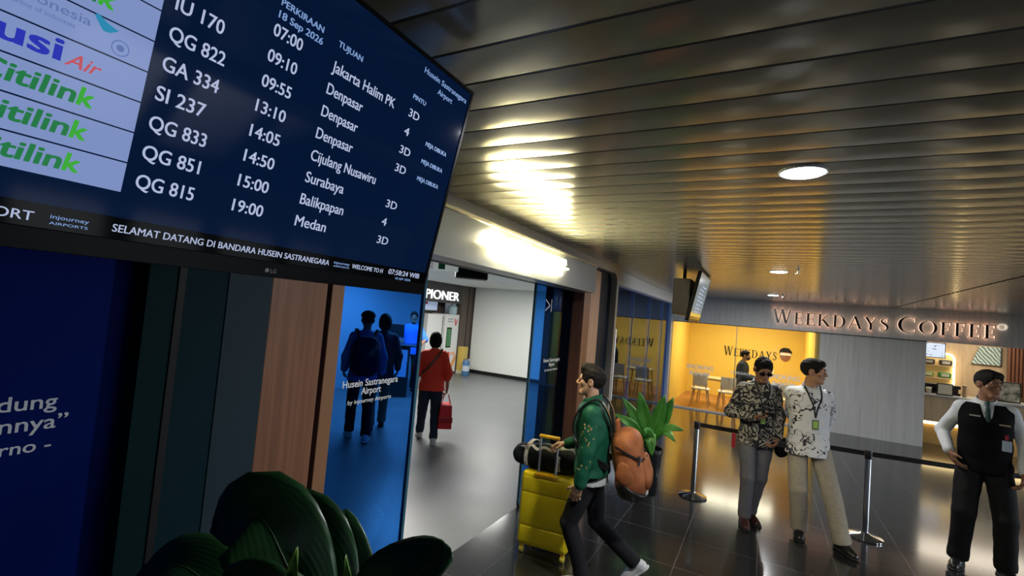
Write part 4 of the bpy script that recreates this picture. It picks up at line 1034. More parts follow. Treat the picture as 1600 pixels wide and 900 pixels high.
fp = thing('potted_plant', 'bright green leafy plant in a tall black pot behind the backpack', 'potted plant', (-1.12, 5.75, 0))
planter(fp, .13, .17, .52, mat('pot_black', (.012, .013, .014), .3))
for ps, w in (
    ([(0, 0, .46), (-.02, 0, .70), (-.08, -.01, .92), (-.14, -.02, 1.15)], .075), ([(0, 0, .46), (-.06, 0, .64), (-.18, -.02, .86), (-.33, -.04, 1.05)], .065),
    ([(0, 0, .46), (.04, 0, .68), (.10, .0, .90), (.15, 0, 1.15)], .085), ([(0, 0, .46), (.06, .02, .66), (.15, .04, .88), (.24, .05, 1.13)], .085),
    ([(0, 0, .46), (.08, -.02, .66), (.22, -.04, .79), (.39, -.06, .80)], .055), ([(0, 0, .46), (.07, -.05, .64), (.20, -.12, .76), (.33, -.18, .68)], .05),
    ([(0, 0, .46), (-.08, -.05, .62), (-.2, -.10, .77), (-.40, -.12, .86)], .06), ([(0, 0, .46), (.0, -.08, .62), (.05, -.16, .66), (.09, -.2, .48)], .07),
    ([(0, 0, .46), (-.05, .06, .66), (-.1, .14, .85), (-.15, .2, .98)], .06), ([(0, 0, .46), (.02, -.1, .60), (.02, -.18, .72), (-.01, -.24, .76)], .065)):
    leaf('leaf', ps, w, (0, -.85, .5), M_LF2, fp, M_RIB2, prof=lambda t: .08 if t < .15 else max(.02, math.sin(PI*min(1, ((t-.15)/.85)*.97+.03))**.8))

# --- queue barrier
M_BELT = mat('belt_black', (.008, .008, .009), .7)
posts = [(-.63, 6.02), (1.0, 6.06), (2.8, 6.42)]
for i, ((x, y), lab) in enumerate(zip(posts, ('chrome barrier post beside the potted plant, left end of the belt', 'chrome barrier post between the white-shirted man and the guard', 'chrome barrier post beyond the guard at the right edge'))):
    t = thing('barrier_post', lab, 'barrier post', (x, y, 0), 0, 'queue barrier posts')
    finish('base', lathe(bmesh.new(), [(.15, 0), (.155, .004), (.155, .014), (.14, .022), (.05, .036), (.032, .05), (.001, .05)], 40), M_CHROME, t, True)
    finish('post', lathe(bmesh.new(), [(.027, .045), (.027, .80)], 24), mat('post_steel', (.55, .57, .60), .16, 1), t, True)
    finish('belt_head', lathe(bmesh.new(), [(.031, .78), (.033, .785), (.033, .855), (.03, .863), (.001, .864)], 24), M_BLK, t, True)
for i, lab in enumerate(('black belt stretched from the left post past the two men in patterned shirts', 'black belt running from the middle post behind the guard')):
    (x0, y0), (x1, y1) = posts[i], posts[i+1]; d = (Vector((x1, y1, 0))-Vector((x0, y0, 0))).normalized()
    tag(finish('barrier_belt', strap(bmesh.new(), [Vector((x0, y0, .83))+d*.034, Vector(((x0+x1)/2, (y0+y1)/2, .822)), Vector((x1, y1, .83))-d*.034], .048, .003, (d.y, -d.x, 0)), M_BELT), lab, 'barrier belt', 'queue barrier belts')

# --- concourse: shop sign, dispenser, poster, podium, lamps
ps_ = thing('shop_sign', 'white lettering PIONER on the dark shop fascia inside the concourse', 'sign', (-8.0, 10.8, 2.2))
text('lettering', 'PIONER', frame_mtx((.0, -.78, -.06), (0, 1, 0), (0, 0, 1)), mat('shop_sign_white', (1, 1, 1), .4, emit=(1, 1, 1), estr=.9), ps_, .245, 1.56, ext=.03)
M_KW = mat('kiosk_white', (.72, .72, .70), .4)
k_ = thing('vending_kiosk', 'white dispenser kiosk with red ribbon graphics standing by the brown shop wall', 'kiosk', (-8.0, 11.38, 0))
finish('cabinet', B(-.5, 0, -.33, .34, .06, 1.74, .01), M_KW, k_); finish('plinth', B(-.48, -.02, -.31, .32, 0, .06), M_DK, k_)
finish('display', B(0, .006, -.22, -.02, .82, 1.32), mat('kiosk_screen', (.05, .2, .07), .3), k_); finish('display_frame', B(0, .004, -.24, 0, .78, 1.36), M_DK, k_)
finish('button', lathe(bmesh.new(), [(.03, 0), (.03, .012), (.001, .013)], 16), M_DK, k_, True).matrix_local = Matrix.Translation((0, -.2, .66)) @ Matrix.Rotation(PI/2, 4, 'Y')
MR = mat('ribbon_red', (.70, .03, .04), .45); MO = mat('ribbon_orange', (.80, .33, .08), .45)
b = strap(bmesh.new(), [(.006, -.12, .64), (.006, .02, .12)], .15, .006, (1, 0, 0)); finish('ribbon_graphic', b, MR, k_)
b = strap(bmesh.new(), [(.009, .04, .12), (.009, .27, .48)], .10, .006, (1, 0, 0)); finish('ribbon_graphic', b, MO, k_)
b = strap(bmesh.new(), [(.009, .29, .50), (.009, .18, .62), (.009, -.02, .60)], .07, .006, (1, 0, 0)); finish('ribbon_graphic', b, mat('ribbon_peach', (.85, .45, .28), .45), k_)
b = strap(bmesh.new(), [(.006, .12, 1.62), (.006, .17, 1.42)], .035, .006, (1, 0, 0)); strap(b, [(.006, .24, 1.60), (.006, .17, 1.42)], .03, .006, (1, 0, 0)); finish('heart_mark', b, MR, k_)
for z in (1.52, 1.59): finish('caption_line', B(0, .005, -.22, .03, z, z+.025), mat('print_grey', (.25, .27, .3), .5), k_)
bt = thing('water_bottle', 'large translucent bottle standing on top of the white dispenser kiosk', 'bottle', (-8.18, 11.6, 1.74))
finish('body', lathe(bmesh.new(), [(.11, 0), (.13, .03), (.13, .22), (.06, .28)], 20), mat('bottle_blue', (.40, .55, .58), .2), bt, True); finish('neck', lathe(bmesh.new(), [(.05, .27), (.05, .32), (.001, .322)], 16), M_KW, bt, True)
c2 = thing('white_cabinet', 'tall plain white cabinet left of the dispenser kiosk', 'cabinet', (-8.05, 10.66, 0))
finish('body', B(-.5, 0, -.36, .34, .06, 1.72, .01), M_KW, c2); finish('plinth', B(-.48, -.02, -.34, .32, 0, .06), M_DK, c2); finish('door_gap', B(0, .004, .30, .32, .1, 1.68), M_DK, c2); finish('handle', B(0, .03, .18, .2, .8, 1.1, .004), M_STEEL, c2)
po = thing('wall_poster', 'pale lit advertising board above the white cabinet', 'poster', (-8.5, 10.75, 1.80))
finish('frame', B(-.03, 0, -.42, .52, 0, .30, .004), M_STEEL, po); finish('sheet', B(0, .004, -.40, .50, .02, .28), mat('poster_pale', (.5, .58, .75), .4, emit=(.5, .62, .9), estr=.35), po); finish('heart_mark', B(.004, .006, -.08, .04, .18, .25), MR, po)
yb = thing('yellow_stand', 'yellow carton stand beside the dispenser kiosk', 'stand', (-8.0, 11.90, 0))
finish('panel', B(-.02, .20, -.10, .14, .1, .80, .01), mat('carton_yellow', (.62, .45, .10), .5), yb); finish('foot', B(-.02, .26, -.12, .16, 0, .1, .01), mat('carton_cream', (.6, .58, .4), .5), yb)
bc = thing('blue_canister', 'blue and silver canister standing in front of the yellow carton stand', 'canister', (-7.58, 11.66, 0))
finish('body', lathe(bmesh.new(), [(.10, 0), (.11, .02), (.11, .40), (.09, .44)], 20), mat('can_blue', (.06, .16, .32), .3), bc, True); finish('cap', lathe(bmesh.new(), [(.09, .44), (.09, .49), (.001, .5)], 20), M_STEEL, bc, True); finish('label', lathe(bmesh.new(), [(.112, .14), (.112, .30)], 20), mat('can_label', (.5, .55, .6), .4), bc, True)
# check podium seen through the tinted door
pd = thing('scanner_podium', 'dark check podium with a glowing coloured emblem seen through the blue door', 'podium', (-6.75, 7.75, 0), math.radians(41))
finish('column', B(-.24, .24, -.16, .16, 0, 1.05, .02), M_BLK, pd); finish('top_shelf', B(-.42, .36, -.22, .22, 1.05, 1.09, .01), M_BLK, pd)
finish('display', B(-.19, .19, -.168, -.16, .42, .98), mat('podium_screen', (.1, .15, .2), .3, emit=(.25, .5, .85), estr=.5), pd)
for pts_, c in ((((-.09, .86), (.10, .72), (-.02, .70)), (.9, .25, .5)), (((.10, .70), (-.02, .52), (-.03, .68)), (1, .65, .1)), (((-.10, .84), (-.05, .66), (-.10, .56)), (.7, .1, .7))):
    b = bmesh.new(); prism(b, list(pts_), frame_mtx((0, -.170, 0), (1, 0, 0), (0, 0, 1)), .004); finish('emblem', b, mat('emb_%d' % int(c[0]*100), c, .4, emit=c, estr=1.2), pd)
mo = thing('monitor', 'computer monitor standing on the dark check podium', 'monitor', (-6.93, 7.82, 1.09), math.radians(41))
finish('panel', B(-.17, .17, -.02, .02, .12, .40, .006), M_BLK, mo); finish('stand', B(-.03, .03, -.0, .03, .01, .14), M_BLK, mo); finish('foot', B(-.1, .1, -.07, .08, 0, .012, .003), M_BLK, mo)
for i, (x, y, lab) in enumerate(((-5.55, 9.9, 'round recessed light in the concourse ceiling near the white wall'), (-6.6, 7.4, 'round recessed light in the concourse ceiling near the shop sign'), (-5.3, 6.7, 'round recessed light in the concourse ceiling above the woman in red'))):  # the last lamp is added to brighten the woman
    d = thing('recessed_light', lab, 'ceiling light', (x, y, 2.62), 0, 'recessed lights of the concourse')
    finish('rim', lathe(bmesh.new(), [(.075, -.0), (.10, 0), (.10, -.012), (.078, -.014)], 28), M_WHITEM, d, True); finish('diffuser', lathe(bmesh.new(), [(.078, -.006), (.078, -.012), (.001, -.013)], 28), M_DISC, d, True)
    a = area('lamp_glow', (0, 0, -.03), (0, 0, 0), 1.0, CONC_W, (1.0, .98, .93)); a.parent = d
ex = thing('exit_sign', 'small white hanging sign with a green pictogram under the concourse ceiling', 'sign', (-3.80, 5.22, 2.43), math.radians(37))
finish('panel', B(-.22, .12, -.015, .015, 0, .13, .004), mat('exit_white', (.7, .75, .72), .4, emit=(.8, .9, .85), estr=.25), ex); finish('pictogram', B(-.15, -.06, -.019, -.015, .02, .11), mat('exit_green', (.02, .3, .1), .4), ex)
for x in (-.18, .08): finish('rod', tube(bmesh.new(), [(x, 0, .13), (x, 0, .18)], .006, 6), M_DK, ex, True)
bb = thing('ceiling_speaker_box', 'brown box mounted under the concourse ceiling inside the doorway', 'box', (-3.62, 5.50, 2.36), math.radians(37))
finish('case', B(-.22, .22, -.12, .12, 0, .26, .01), M_HOUSE, bb); finish('grille', B(-.19, .19, -.126, -.12, .03, .23), M_DK, bb)
M_HAIR = mat('hair_black', (.010, .008, .007), .75, spec=.15)
SK1 = skin('skin_tan', (.40, .21, .12)); SK2 = skin('skin_brown', (.26, .13, .075)); SK3 = skin('skin_light', (.50, .29, .18))
def batik_mat(name, dark, light, mid, scale, thr, warm=None):
    m = mat(name, dark, .75, spec=.25); n, l = nodes(m)
    v = tex_coord(m); d = n.new('ShaderNodeTexNoise'); d.inputs['Scale'].default_value = 6; l.new(v, d.inputs['Vector'])
    mx = n.new('ShaderNodeMix'); mx.data_type = 'RGBA'; mx.blend_type = 'ADD'; mx.inputs[0].default_value = .55
    l.new(v, mx.inputs[6]); l.new(d.outputs['Color'], mx.inputs[7])
    vo = n.new('ShaderNodeTexVoronoi'); vo.feature = 'F2'; vo.inputs['Scale'].default_value = scale; l.new(mx.outputs[2], vo.inputs['Vector'])
    wv = n.new('ShaderNodeTexWave'); wv.wave_type = 'RINGS'; wv.rings_direction = 'SPHERICAL'; wv.inputs['Scale'].default_value = 5; wv.inputs['Distortion'].default_value = 9; wv.inputs['Detail'].default_value = 2; wv.inputs['Detail Scale'].default_value = 2.0
    l.new(mx.outputs[2], wv.inputs['Vector'])
    mu = n.new('ShaderNodeMath'); mu.operation = 'MULTIPLY'; l.new(vo.outputs['Distance'], mu.inputs[0]); l.new(wv.outputs['Fac'], mu.inputs[1])
    base(m, ramp(m, mu.outputs[0], [(0, dark), (thr, dark), (thr+.04, mid), (thr+.10, light), (1, light)]))
    return m
# ================================================================== PEOPLE
LOCK = mat('badge_lime', (.35, .55, .12), .5); MBLACKF = fabric('black_cloth', (.005, .005, .006)); MBLACKF.node_tree.nodes['Principled BSDF'].inputs['Specular IOR Level'].default_value = .06; M_SOLE = mat('sole_dark', (.012, .011, .011), .6); M_SOLEW = mat('sole_white', (.62, .62, .60), .6)
def lanyard(J, root, m, drop, badge_m, w=.06, yoff=.125, badge=True, card=(.055, .085)):
    s, up, rt, fw, pel = J['s'], J['up'], J['rt'], J['fw'], J['pel']; n = J['neck']
    q = lambda x, y, z: n + rt*x*s + fw*y*s + up*z*s
    pts = [q(-.072, .02, .035), q(-.066, .085, .0), q(-.048, yoff+.004, -.09), q(-.02, yoff+.012, -drop*.6), q(0, yoff+.014, -drop)]
    mir = [q(.072, .02, .035), q(.066, .085, .0), q(.048, yoff+.004, -.09), q(.02, yoff+.012, -drop*.6), q(0, yoff+.014, -drop)]
    b = bmesh.new(); nm = [Vector(fw)]*5
    strap(b, pts, .014*s, .002, nm); strap(b, mir, .014*s, .002, nm); o = finish('lanyard', b, m, root)
    c = q(0, yoff+.016, -drop-card[1]/2-.02); mm = frame_mtx(c, rt, up)
    tube(bmesh.new(), [c, c], .001) if False else None
    b = B(-card[0]/2*s, card[0]/2*s, -card[1]/2*s, card[1]/2*s, -.002, .003); bmesh.ops.transform(b, matrix=mm, verts=b.verts[:]); h = finish('badge_holder', b, M_BLK, o)
    b = B(-card[0]/2*s+.006, card[0]/2*s-.006, -card[1]/2*s+.008, card[1]/2*s-.008, -.0045, -.002) if False else B(-card[0]/2*s+.006, card[0]/2*s-.006, -card[1]/2*s+.008, card[1]/2*s-.008, .003, .0045)
    # the card faces forward whichever way the frame turned
    if (mm.to_3x3() @ Vector((0, 0, 1))).dot(Vector(fw)) < 0: bmesh.ops.scale(b, vec=(1, 1, -1), verts=b.verts[:])
    bmesh.ops.transform(b, matrix=mm, verts=b.verts[:]); finish('card', b, badge_m, o)

# --- man with the yellow suitcase ------------------------------------------------
A_LOC, A_RZ, A_H = (-1.08, 3.52, 0), math.radians(100), 1.585
r, J = person('person', 'man in a green jacket with a tan backpack walking left with the yellow suitcase', A_LOC, A_RZ, A_H,
    dict(pelvis=(0, 0, .895), lean=.06, wristR=(.15, .25, 1.015), elbowR=(.5, -1, -.5), handR=(-.1, 1, -.12), palmR=(0, 0, -1), curlR=(.6, .9, .6), thumbR=1,
         wristL=(-.24, .07, .70), elbowL=(-.5, -1, .2), handL=(.06, .25, -1), palmL=(1, .15, 0), thumbL=-1, curlL=(.35, .5, .4),
         ankleL=(-.09, -.0, .085), kneeL=(0, 1, 0), ankleR=(.12, -.37, .19), kneeR=(0, 1, -.1), footpitchR=.75, footyawR=-.05, footyawL=.05, head_pitch=-.04, head_yaw=.03), SK3, M_HAIR, 'top', .0055)
M_GREEN = fabric('jacket_green', (.008, .085, .045), .6)
t = torso_shape(J, -.015, .034, .20, .74); sleeve(t, J, 'R', .068, .058, .047, .97); sleeve(t, J, 'L', .070, .062, .050, .97); t.wrinkle(.004, 42, 11)
jk = organic('jacket', t, .006, M_GREEN, r)
collar(J, M_GREEN, r, .078, .06)
t = torso_shape(J, -.095, .017, .178, .72); t.cut(J['pel'] + J['up']*.12, J['up']); organic('undershirt', t, .006, fabric('white_cotton', (.55, .55, .54)), r)
t = Shape(); s = J['s']
for nm in 'RL':
    d = vnorm(J['wr'+nm]-J['el'+nm]); c = J['wr'+nm] - d*.02; t.cone(c-d*.02, c+d*.012, .043*s, .041*s, 0)
organic('cuffs', t, .005, fabric('cuff_green', (.006, .05, .03)), jk)
t = Shape(); rn = np.random.RandomState(7)
for k in range(44):
    f = rn.uniform(.25, 1.55); a = rn.uniform(-.9, .9)
    p = J['shL'] + (J['elL']-J['shL'])*min(f, 1) if f < 1 else J['elL'] + (J['wrL']-J['elL'])*(f-1)
    rad = (.070 - .010*f)*s
    off = np.array([-math.cos(a), math.sin(a), 0]); t.ell(p + off*(rad-.002), np.array([.0035, rn.uniform(.004, .010), rn.uniform(.007, .017)]), rot('Y', rn.uniform(-.5, .5)), 0)
organic('sleeve_embroidery', t, .004, mat('thread_gold', (.36, .26, .08), .5), jk)
trousers(J, r, fabric('trouser_black', (.012, .012, .014)), rt_=.094, rk=.068, rh=.06, seed=3); shoes(J, r, mat('sneaker_white', (.60, .60, .58), .55), M_SOLEW)
# backpack worn on the back
M_TAN = mat('leather_tan', (.30, .095, .03), .6, spec=.25); v = tex_coord(M_TAN); f_n = noise(M_TAN, v, 9, 4); base(M_TAN, ramp(M_TAN, f_n, [(.3, (.20, .058, .018)), (.7, (.36, .12, .04))])); add_bump(M_TAN, f_n, .3, .01)
bp = thing('backpack', 'tan leather backpack with black base on the back of the man in green', 'backpack', A_LOC, A_RZ)
s = J['s']; bo = J['pel'] + np.array([.0, -.20, -.04])
q = lambda x, y, z: bo + np.array([x, y, z])
t = Shape(); t.flat(q(-.06, -.09, .04), q(-.05, -.05, .24), .14, .125, (0, 1, 0), .86, .02); t.flat(q(.06, -.09, .04), q(.05, -.05, .24), .14, .125, (0, 1, 0), .86, .04); t.cone(q(-.04, -.03, .26), q(.04, -.03, .26), .10, .10, .06); t.wrinkle(.006, 26, 2); t.cut(q(0, 0, -.07), (0, 0, -1))
main = organic('main_body', t, .006, M_TAN, bp)
t = Shape(); t.flat(q(-.07, -.10, -.0), q(.07, -.10, -.0), .137, .137, (0, 1, 0), .88, .02); t.cut(q(0, 0, .065), (-.1, -.45, 1)); t.cut(q(0, 0, -.085), (0, 0, -1)); organic('base_panel', t, .006, mat('leather_black', (.014, .013, .012), .4), bp)
t = Shape(); t.flat(q(-.06, -.19, .06), q(-.06, -.17, .14), .085, .07, (0, 1, 0), .55, .02); t.flat(q(.06, -.19, .06), q(.06, -.17, .14), .085, .07, (0, 1, 0), .55, .05); t.cut(q(0, 0, .21), (0, 0, 1)); fpk = organic('front_pocket', t, .006, M_TAN, bp)
t = Shape(); t.flat(q(-.182, -.05, .08), q(-.178, -.05, .12), .068, .062, (1, 0, 0), .4, .02); organic('side_pocket', t, .006, M_TAN, bp)
b = strap(bmesh.new(), [q(-.178, .03, .27), q(-.186, -.06, .235), q(-.155, -.15, .205), q(0, -.185, .195), q(.155, -.15, .205)], .014, .006, [(-1, 0, 0), (-1, -.3, 0), (-.5, -1, 0), (0, -1, 0), (.5, -1, 0)]); finish('zipper', b, M_BLK, bp)
b = bmesh.new(); box(b, -.02, .02, -.008, .008, -.03, .03, .004, 2, Matrix.Translation(q(-.165, -.14, .205))); finish('buckle', b, M_CHROME, bp)
b = tube(bmesh.new(), [q(-.05, .03, .33), q(-.045, .04, .42), q(.045, .04, .42), q(.05, .03, .33)], .014, 8); finish('carry_handle', b, M_TAN, bp, True)
for sd, nm in ((-1, 'L'), (1, 'R')):
    S0 = J['sh'+nm]; c = lambda x, y, z: np.array([x*sd, y, z])
    nk = J['neck']; g = .135*s
    pts = [q(.06*sd, .06, .32), np.array([sd*g, -.105, nk[2]-.06]), np.array([sd*g, -.03, nk[2]+.035]), np.array([sd*g, .06, nk[2]+.005]), np.array([sd*g, .135, nk[2]-.10]), np.array([sd*(g+.01), .140, nk[2]-.22]), np.array([sd*(g+.035), .06, nk[2]-.34]), q(.14*sd, .07, .10)]
    b = strap(bmesh.new(), pts, .045, .012, [(0, -1, .6), (0, -1, .5), (0, 0, 1), (0, .6, 1), (0, 1, .3), (0, 1, 0), (sd, .6, 0), (sd, 0, 0)]); finish('shoulder_strap', b, M_BLK, bp)
# suitcase and bag
sc0 = Vector((-1.505, 3.76, 0)); sr = math.radians(6)
sz = thing('suitcase', 'bright yellow hard-shell suitcase rolled by the man in the green jacket', 'suitcase', sc0, sr)
M_YS = mat('shell_yellow', (.78, .60, .012), .38, spec=.4); M_YS2 = mat('yellow_trim', (.72, .42, .015), .35)
def shell_half(y0, y1, nm):
    b = B(-.215, .215, y0, y1, .065, .655, .035, 4)
    return finish(nm, b, M_YS, sz, True)
shell_half(-.135, -.004, 'front_shell'); shell_half(.004, .135, 'rear_shell')
finish('zip_band', B(-.208, .208, -.012, .012, .075, .648, .02, 2), mat('zip_dark', (.10, .08, .01), .5), sz)
for z0, z1 in ((.505, .62), (.24, .495), (.10, .228)):
    finish('moulded_panel', B(-.195, .195, -.144, -.128, z0, z1, .007, 3), M_YS, sz, True)
finish('handle_plate', B(-.10, .10, -.146, -.10, .628, .664, .008, 2), M_YS2, sz, True)
for x in (-.072, .072): finish('telescopic_pole', tube(bmesh.new(), [(x, -.118, .65), (x, -.118, .955)], .0095, 12), mat('pole_alu', (.55, .58, .66), .3, .8), sz, True)
finish('grip', B(-.088, .088, -.136, -.100, .945, .975, .012, 3), M_YS2, sz, True)
finish('side_grip', tube(bmesh.new(), [(.216, 0, .28), (.236, 0, .31), (.236, 0, .43), (.216, 0, .46)], .009, 8), M_YS2, sz, True)
for x in (-.175, .175):
    for y in (-.10, .10):
        w_ = finish('caster', B(-.016, .016, -.018, .018, .04, .072, .005), M_YS2, sz); w_.location = (x, y, 0)
        b = bmesh.new(); bmesh.ops.create_cone(b, cap_ends=True, segments=24, radius1=.026, radius2=.026, depth=.034, matrix=Matrix.Translation((x, y, .026)) @ Matrix.Rotation(PI/2, 4, 'Y')); bmesh.ops.bevel(b, geom=[e for e in b.edges if len(e.link_faces) == 2 and e.calc_face_angle(0) > 1], offset=.006, segments=2, affect='EDGES')
        finish('wheel', b, mat('wheel_yellow', (.72, .58, .06), .45), sz, True)
dg = thing('duffel_bag', 'black soft travel bag with cream straps lying on top of the yellow suitcase', 'bag', sc0 + Vector((-.02, .03, .655)), sr)
M_DUF = fabric('duffel_black', (.012, .016, .018), .7)
t = Shape(); t.flat((-.20, 0, .088), (.20, 0, .095), .098, .104, (0, 1, 0), 1.05, .03); t.ell((-.27, 0, .085), (.07, .09, .085), None, .03); t.flat((-.1, 0, .10), (.12, 0, .12), .1, .1, (0, 1, 0), 1.05, .04); t.wrinkle(.004, 35, 9); t.cut((0, 0, .001), (0, 0, -1)); organic('bag_body', t, .006, M_DUF, dg)
MCR = mat('strap_cream', (.55, .52, .44), .7)
for x, w in ((-.16, .03), (.12, .03)):
    b = strap(bmesh.new(), [(x-.03*math.cos(a), -.116*math.cos(a), .10+.125*math.sin(a)) for a in [i*PI/10-.6 for i in range(17)]], w, .006, [(0, -math.cos(a), math.sin(a)) for a in [i*PI/10-.6 for i in range(17)]]); finish('strap', b, MCR, dg)
b = strap(bmesh.new(), [(-.21, -.10, .17), (-.14, -.135, .215), (-.08, -.150, .19), (-.02, -.150, .215), (.05, -.152, .20), (.11, -.140, .225), (.20, -.08, .22), (.26, -.04, .12)], .022, .006, (0, -1, .5)); finish('strap', b, MCR, dg)
b = tube(bmesh.new(), [(-.25, -.07, .165), (-.05, -.05, .222), (.2, -.05, .215)], .005, 6); finish('zipper', b, M_STEEL, dg, True)

# --- man with phone, dark batik ---------------------------------------------------
r, J = person('person', 'man in a dark patterned shirt and sunglasses looking down at his phone', (-.01, 5.62, 0), math.radians(196), 1.685,
    dict(pelvis=(0, 0, .925), lean=.03, wristR=(.10, .215, 1.125), elbowR=(.8, -.5, -.6), handR=(-.85, .45, .1), palmR=(.1, -.25, 1), curlR=(.5, .8, .5), thumbR=1,
         wristL=(-.17, .11, .92), elbowL=(-.5, -1, -.2), handL=(.35, .35, -.6), palmL=(1, -.2, 0), thumbL=-1, curlL=(.7, .9, .6),
         ankleR=(.085, .04, .085), ankleL=(-.005, -.10, .085), footyawR=-.1, footyawL=.25, head_pitch=.42, head_yaw=.02), SK2, M_HAIR, 'top', .006)
MB1 = batik_mat('batik_dark', (.014, .014, .017), (.34, .31, .26), (.10, .085, .07), 7, .40)
t = torso_shape(J, -.10, .022, .185, .74); sleeve(t, J, 'R', .064, .062, .046, .97); sleeve(t, J, 'L', .064, .06, .046, .97); t.wrinkle(.0035, 42, 21); organic('shirt', t, .006, MB1, r); collar(J, MB1, r)
trousers(J, r, fabric('trouser_grey', (.135, .13, .145)), rt_=.09, rk=.066, rh=.058, seed=8); shoes(J, r, mat('leather_brown', (.045, .014, .010), .28), M_SOLE)
hp_, hs = J['hp_'], J['hs']; b = bmesh.new()
for x in (-1, 1):
    prism(b, [(x*.033+.026*math.cos(a*PI/8), .019*math.sin(a*PI/8)) for a in range(16)], frame_mtx(hp_(0, .102, .004), Vector(J['Rh'] @ np.array([1., 0, 0])), Vector(J['Rh'] @ np.array([0, 0, 1.]))), .006)
    tube(b, [hp_(x*.058, .098, .01), hp_(x*.082, .05, .012), hp_(x*.086, -.02, .008)], .003, 6)
tube(b, [hp_(-.012, .104, .008), hp_(.012, .104, .008)], .003, 6); finish('sunglasses', b, mat('lens_dark', (.010, .008, .010), .15), r)
lanyard(J, r, M_BLK, .29, LOCK, yoff=.152)
b = B(-.018, .018, -.006, .006, -.15, .0, .004); o = finish('lanyard_strap', b, mat('strap_red', (.45, .02, .03), .5), r); o.location = (.225, .03, .90)
tp = J['handR']; m4 = Matrix.Translation((-.01, 5.62, 0)) @ Matrix.Rotation(math.radians(196), 4, 'Z')
ph = thing('phone', 'black smartphone held in the right hand of the man in sunglasses', 'phone'); ph.matrix_world = m4 @ Matrix.Translation(Vector(tp) + Vector((-.035, .02, .032))) @ Matrix.Rotation(.55, 4, 'X') @ Matrix.Rotation(.25, 4, 'Z')
finish('case', B(-.037, .037, -.076, .076, -.004, .004, .003), M_BLK, ph); finish('display', B(-.034, .034, -.072, .072, .004, .0048), mat('phone_screen', (.02, .02, .03), .1, emit=(.3, .4, .5), estr=.15), ph); finish('camera_bump', B(-.03, -.008, .04, .068, -.0065, -.004), M_BEZEL, ph)
pc = thing('waist_pouch', 'small black pouch at the left hip of the man with the phone', 'bag', (-.01, 5.62, 0), math.radians(196))
t = Shape(); t.flat((-.205, .10, .80), (-.20, .10, .87), .065, .06, (0, 1, 0), .6, .02); t.wrinkle(.003, 40, 4); organic('pouch_body', t, .006, MBLACKF, pc)
finish('flap', B(-.258, -.148, .135, .148, .84, .90, .006), mat('pouch_flap', (.02, .018, .018), .5), pc); finish('strap', strap(bmesh.new(), [(-.205, .11, .90), (-.20, .09, 1.0), (-.17, .06, 1.06)], .02, .004, (-1, .2, 0)), M_BLK, pc)

# --- man in the white batik -------------------------------------------------------
r, J = person('person', 'man in a white patterned shirt and beige trousers looking right, hands behind his back', (.50, 5.62, 0), math.radians(182), 1.715,
    dict(pelvis=(.06, 0, .915), lean=-.03, chest_yaw=.2, wristR=(.08, -.175, .93), elbowR=(.55, -1, 0), handR=(-.9, -.2, -.2), palmR=(0, -1, 0), thumbR=-1,
         wristL=(-.08, -.175, .94), elbowL=(-.45, -1, 0), handL=(.9, -.2, -.2), palmL=(0, -1, 0), thumbL=1,
         ankleR=(.09, -.03, .085), ankleL=(-.235, .12, .085), kneeL=(-.3, 1, 0), footyawR=-.05, footyawL=.5, head_yaw=1.28, head_pitch=.02), SK1, M_HAIR, 'short', .006)
MB2 = batik_mat('batik_white', (.72, .72, .72), (.04, .04, .055), (.42, .34, .28), 4.5, .62)
t = torso_shape(J, -.115, .026, .205, .82); sleeve(t, J, 'R', .062, .060, .046, .97); sleeve(t, J, 'L', .062, .060, .046, .97); t.wrinkle(.0035, 42, 31); organic('shirt', t, .006, MB2, r); collar(J, fabric('collar_white', (.6, .6, .6)), r)
trousers(J, r, fabric('trouser_beige', (.36, .315, .25)), rt_=.098, rk=.08, rh=.074, seed=12); shoes(J, r, mat('leather_black2', (.010, .010, .010), .3), M_SOLE)
lanyard(J, r, M_BLK, .27, LOCK, yoff=.165)

# --- guard -----------------------------------------------------------------------
r, J = person('person', 'security guard in a black vest and white shirt at the right edge, hand on hip', (1.83, 5.95, 0), math.radians(170), 1.76,
    dict(pelvis=(0, 0, .92), wristR=(.235, .08, .985), elbowR=(.45, -1, .0), handR=(-.35, .25, -.8), palmR=(-.8, -.3, .1), curlR=(.35, .5, .3), thumbR=1,
         wristL=(-.235, .07, .90), elbowL=(-.8, -1, 0), handL=(.05, .2, -1), palmL=(1, 0, 0), thumbL=-1, curlL=(.5, .7, .5),
         ankleR=(.15, .05, .085), ankleL=(-.15, .02, .085), footyawR=-.25, footyawL=.3, head_yaw=.55, head_pitch=.03), SK2, M_HAIR, 'short', .006)
MWS = fabric('shirt_white', (.56, .58, .60), .8, .08)
t = torso_shape(J, -.06, .012, .165, .72); sleeve(t, J, 'R', .060, .051, .042, .97); sleeve(t, J, 'L', .060, .051, .042, .97); t.wrinkle(.003, 42, 41); organic('shirt', t, .006, MWS, r); collar(J, MWS, r, .07, .05)
s, up, fw, rt = J['s'], J['up'], J['fw'], J['rt']
t = torso_shape(J, -.07, .026, .182, .77); t.cut(J['neck'] - up*.012*s, up + fw*.0)
t.cone(J['neck'] + fw*.14*s - up*.16*s, J['neck'] + fw*.11*s + up*.05*s, .012*s, .085*s, .005, 'sub'); t.cone(J['neck'], J['neck']+up*.1, .085*s, .10*s, .005, 'sub'); t.wrinkle(.002, 40, 6); vest = organic('vest', t, .006, MBLACKF, r)
n0 = J['neck']; q = lambda x, y, z: n0 + rt*x*s + fw*y*s + up*z*s
t = Shape(); t.flat(q(0, .088, .0), q(0, .10, -.03), .02*s, .015*s, fw, .7, 0); t.flat(q(0, .11, -.045), q(0, .122, -.155), .016*s, .024*s, fw, .35, .004); organic('tie', t, .004, mat('tie_green', (.012, .05, .045), .5), r)
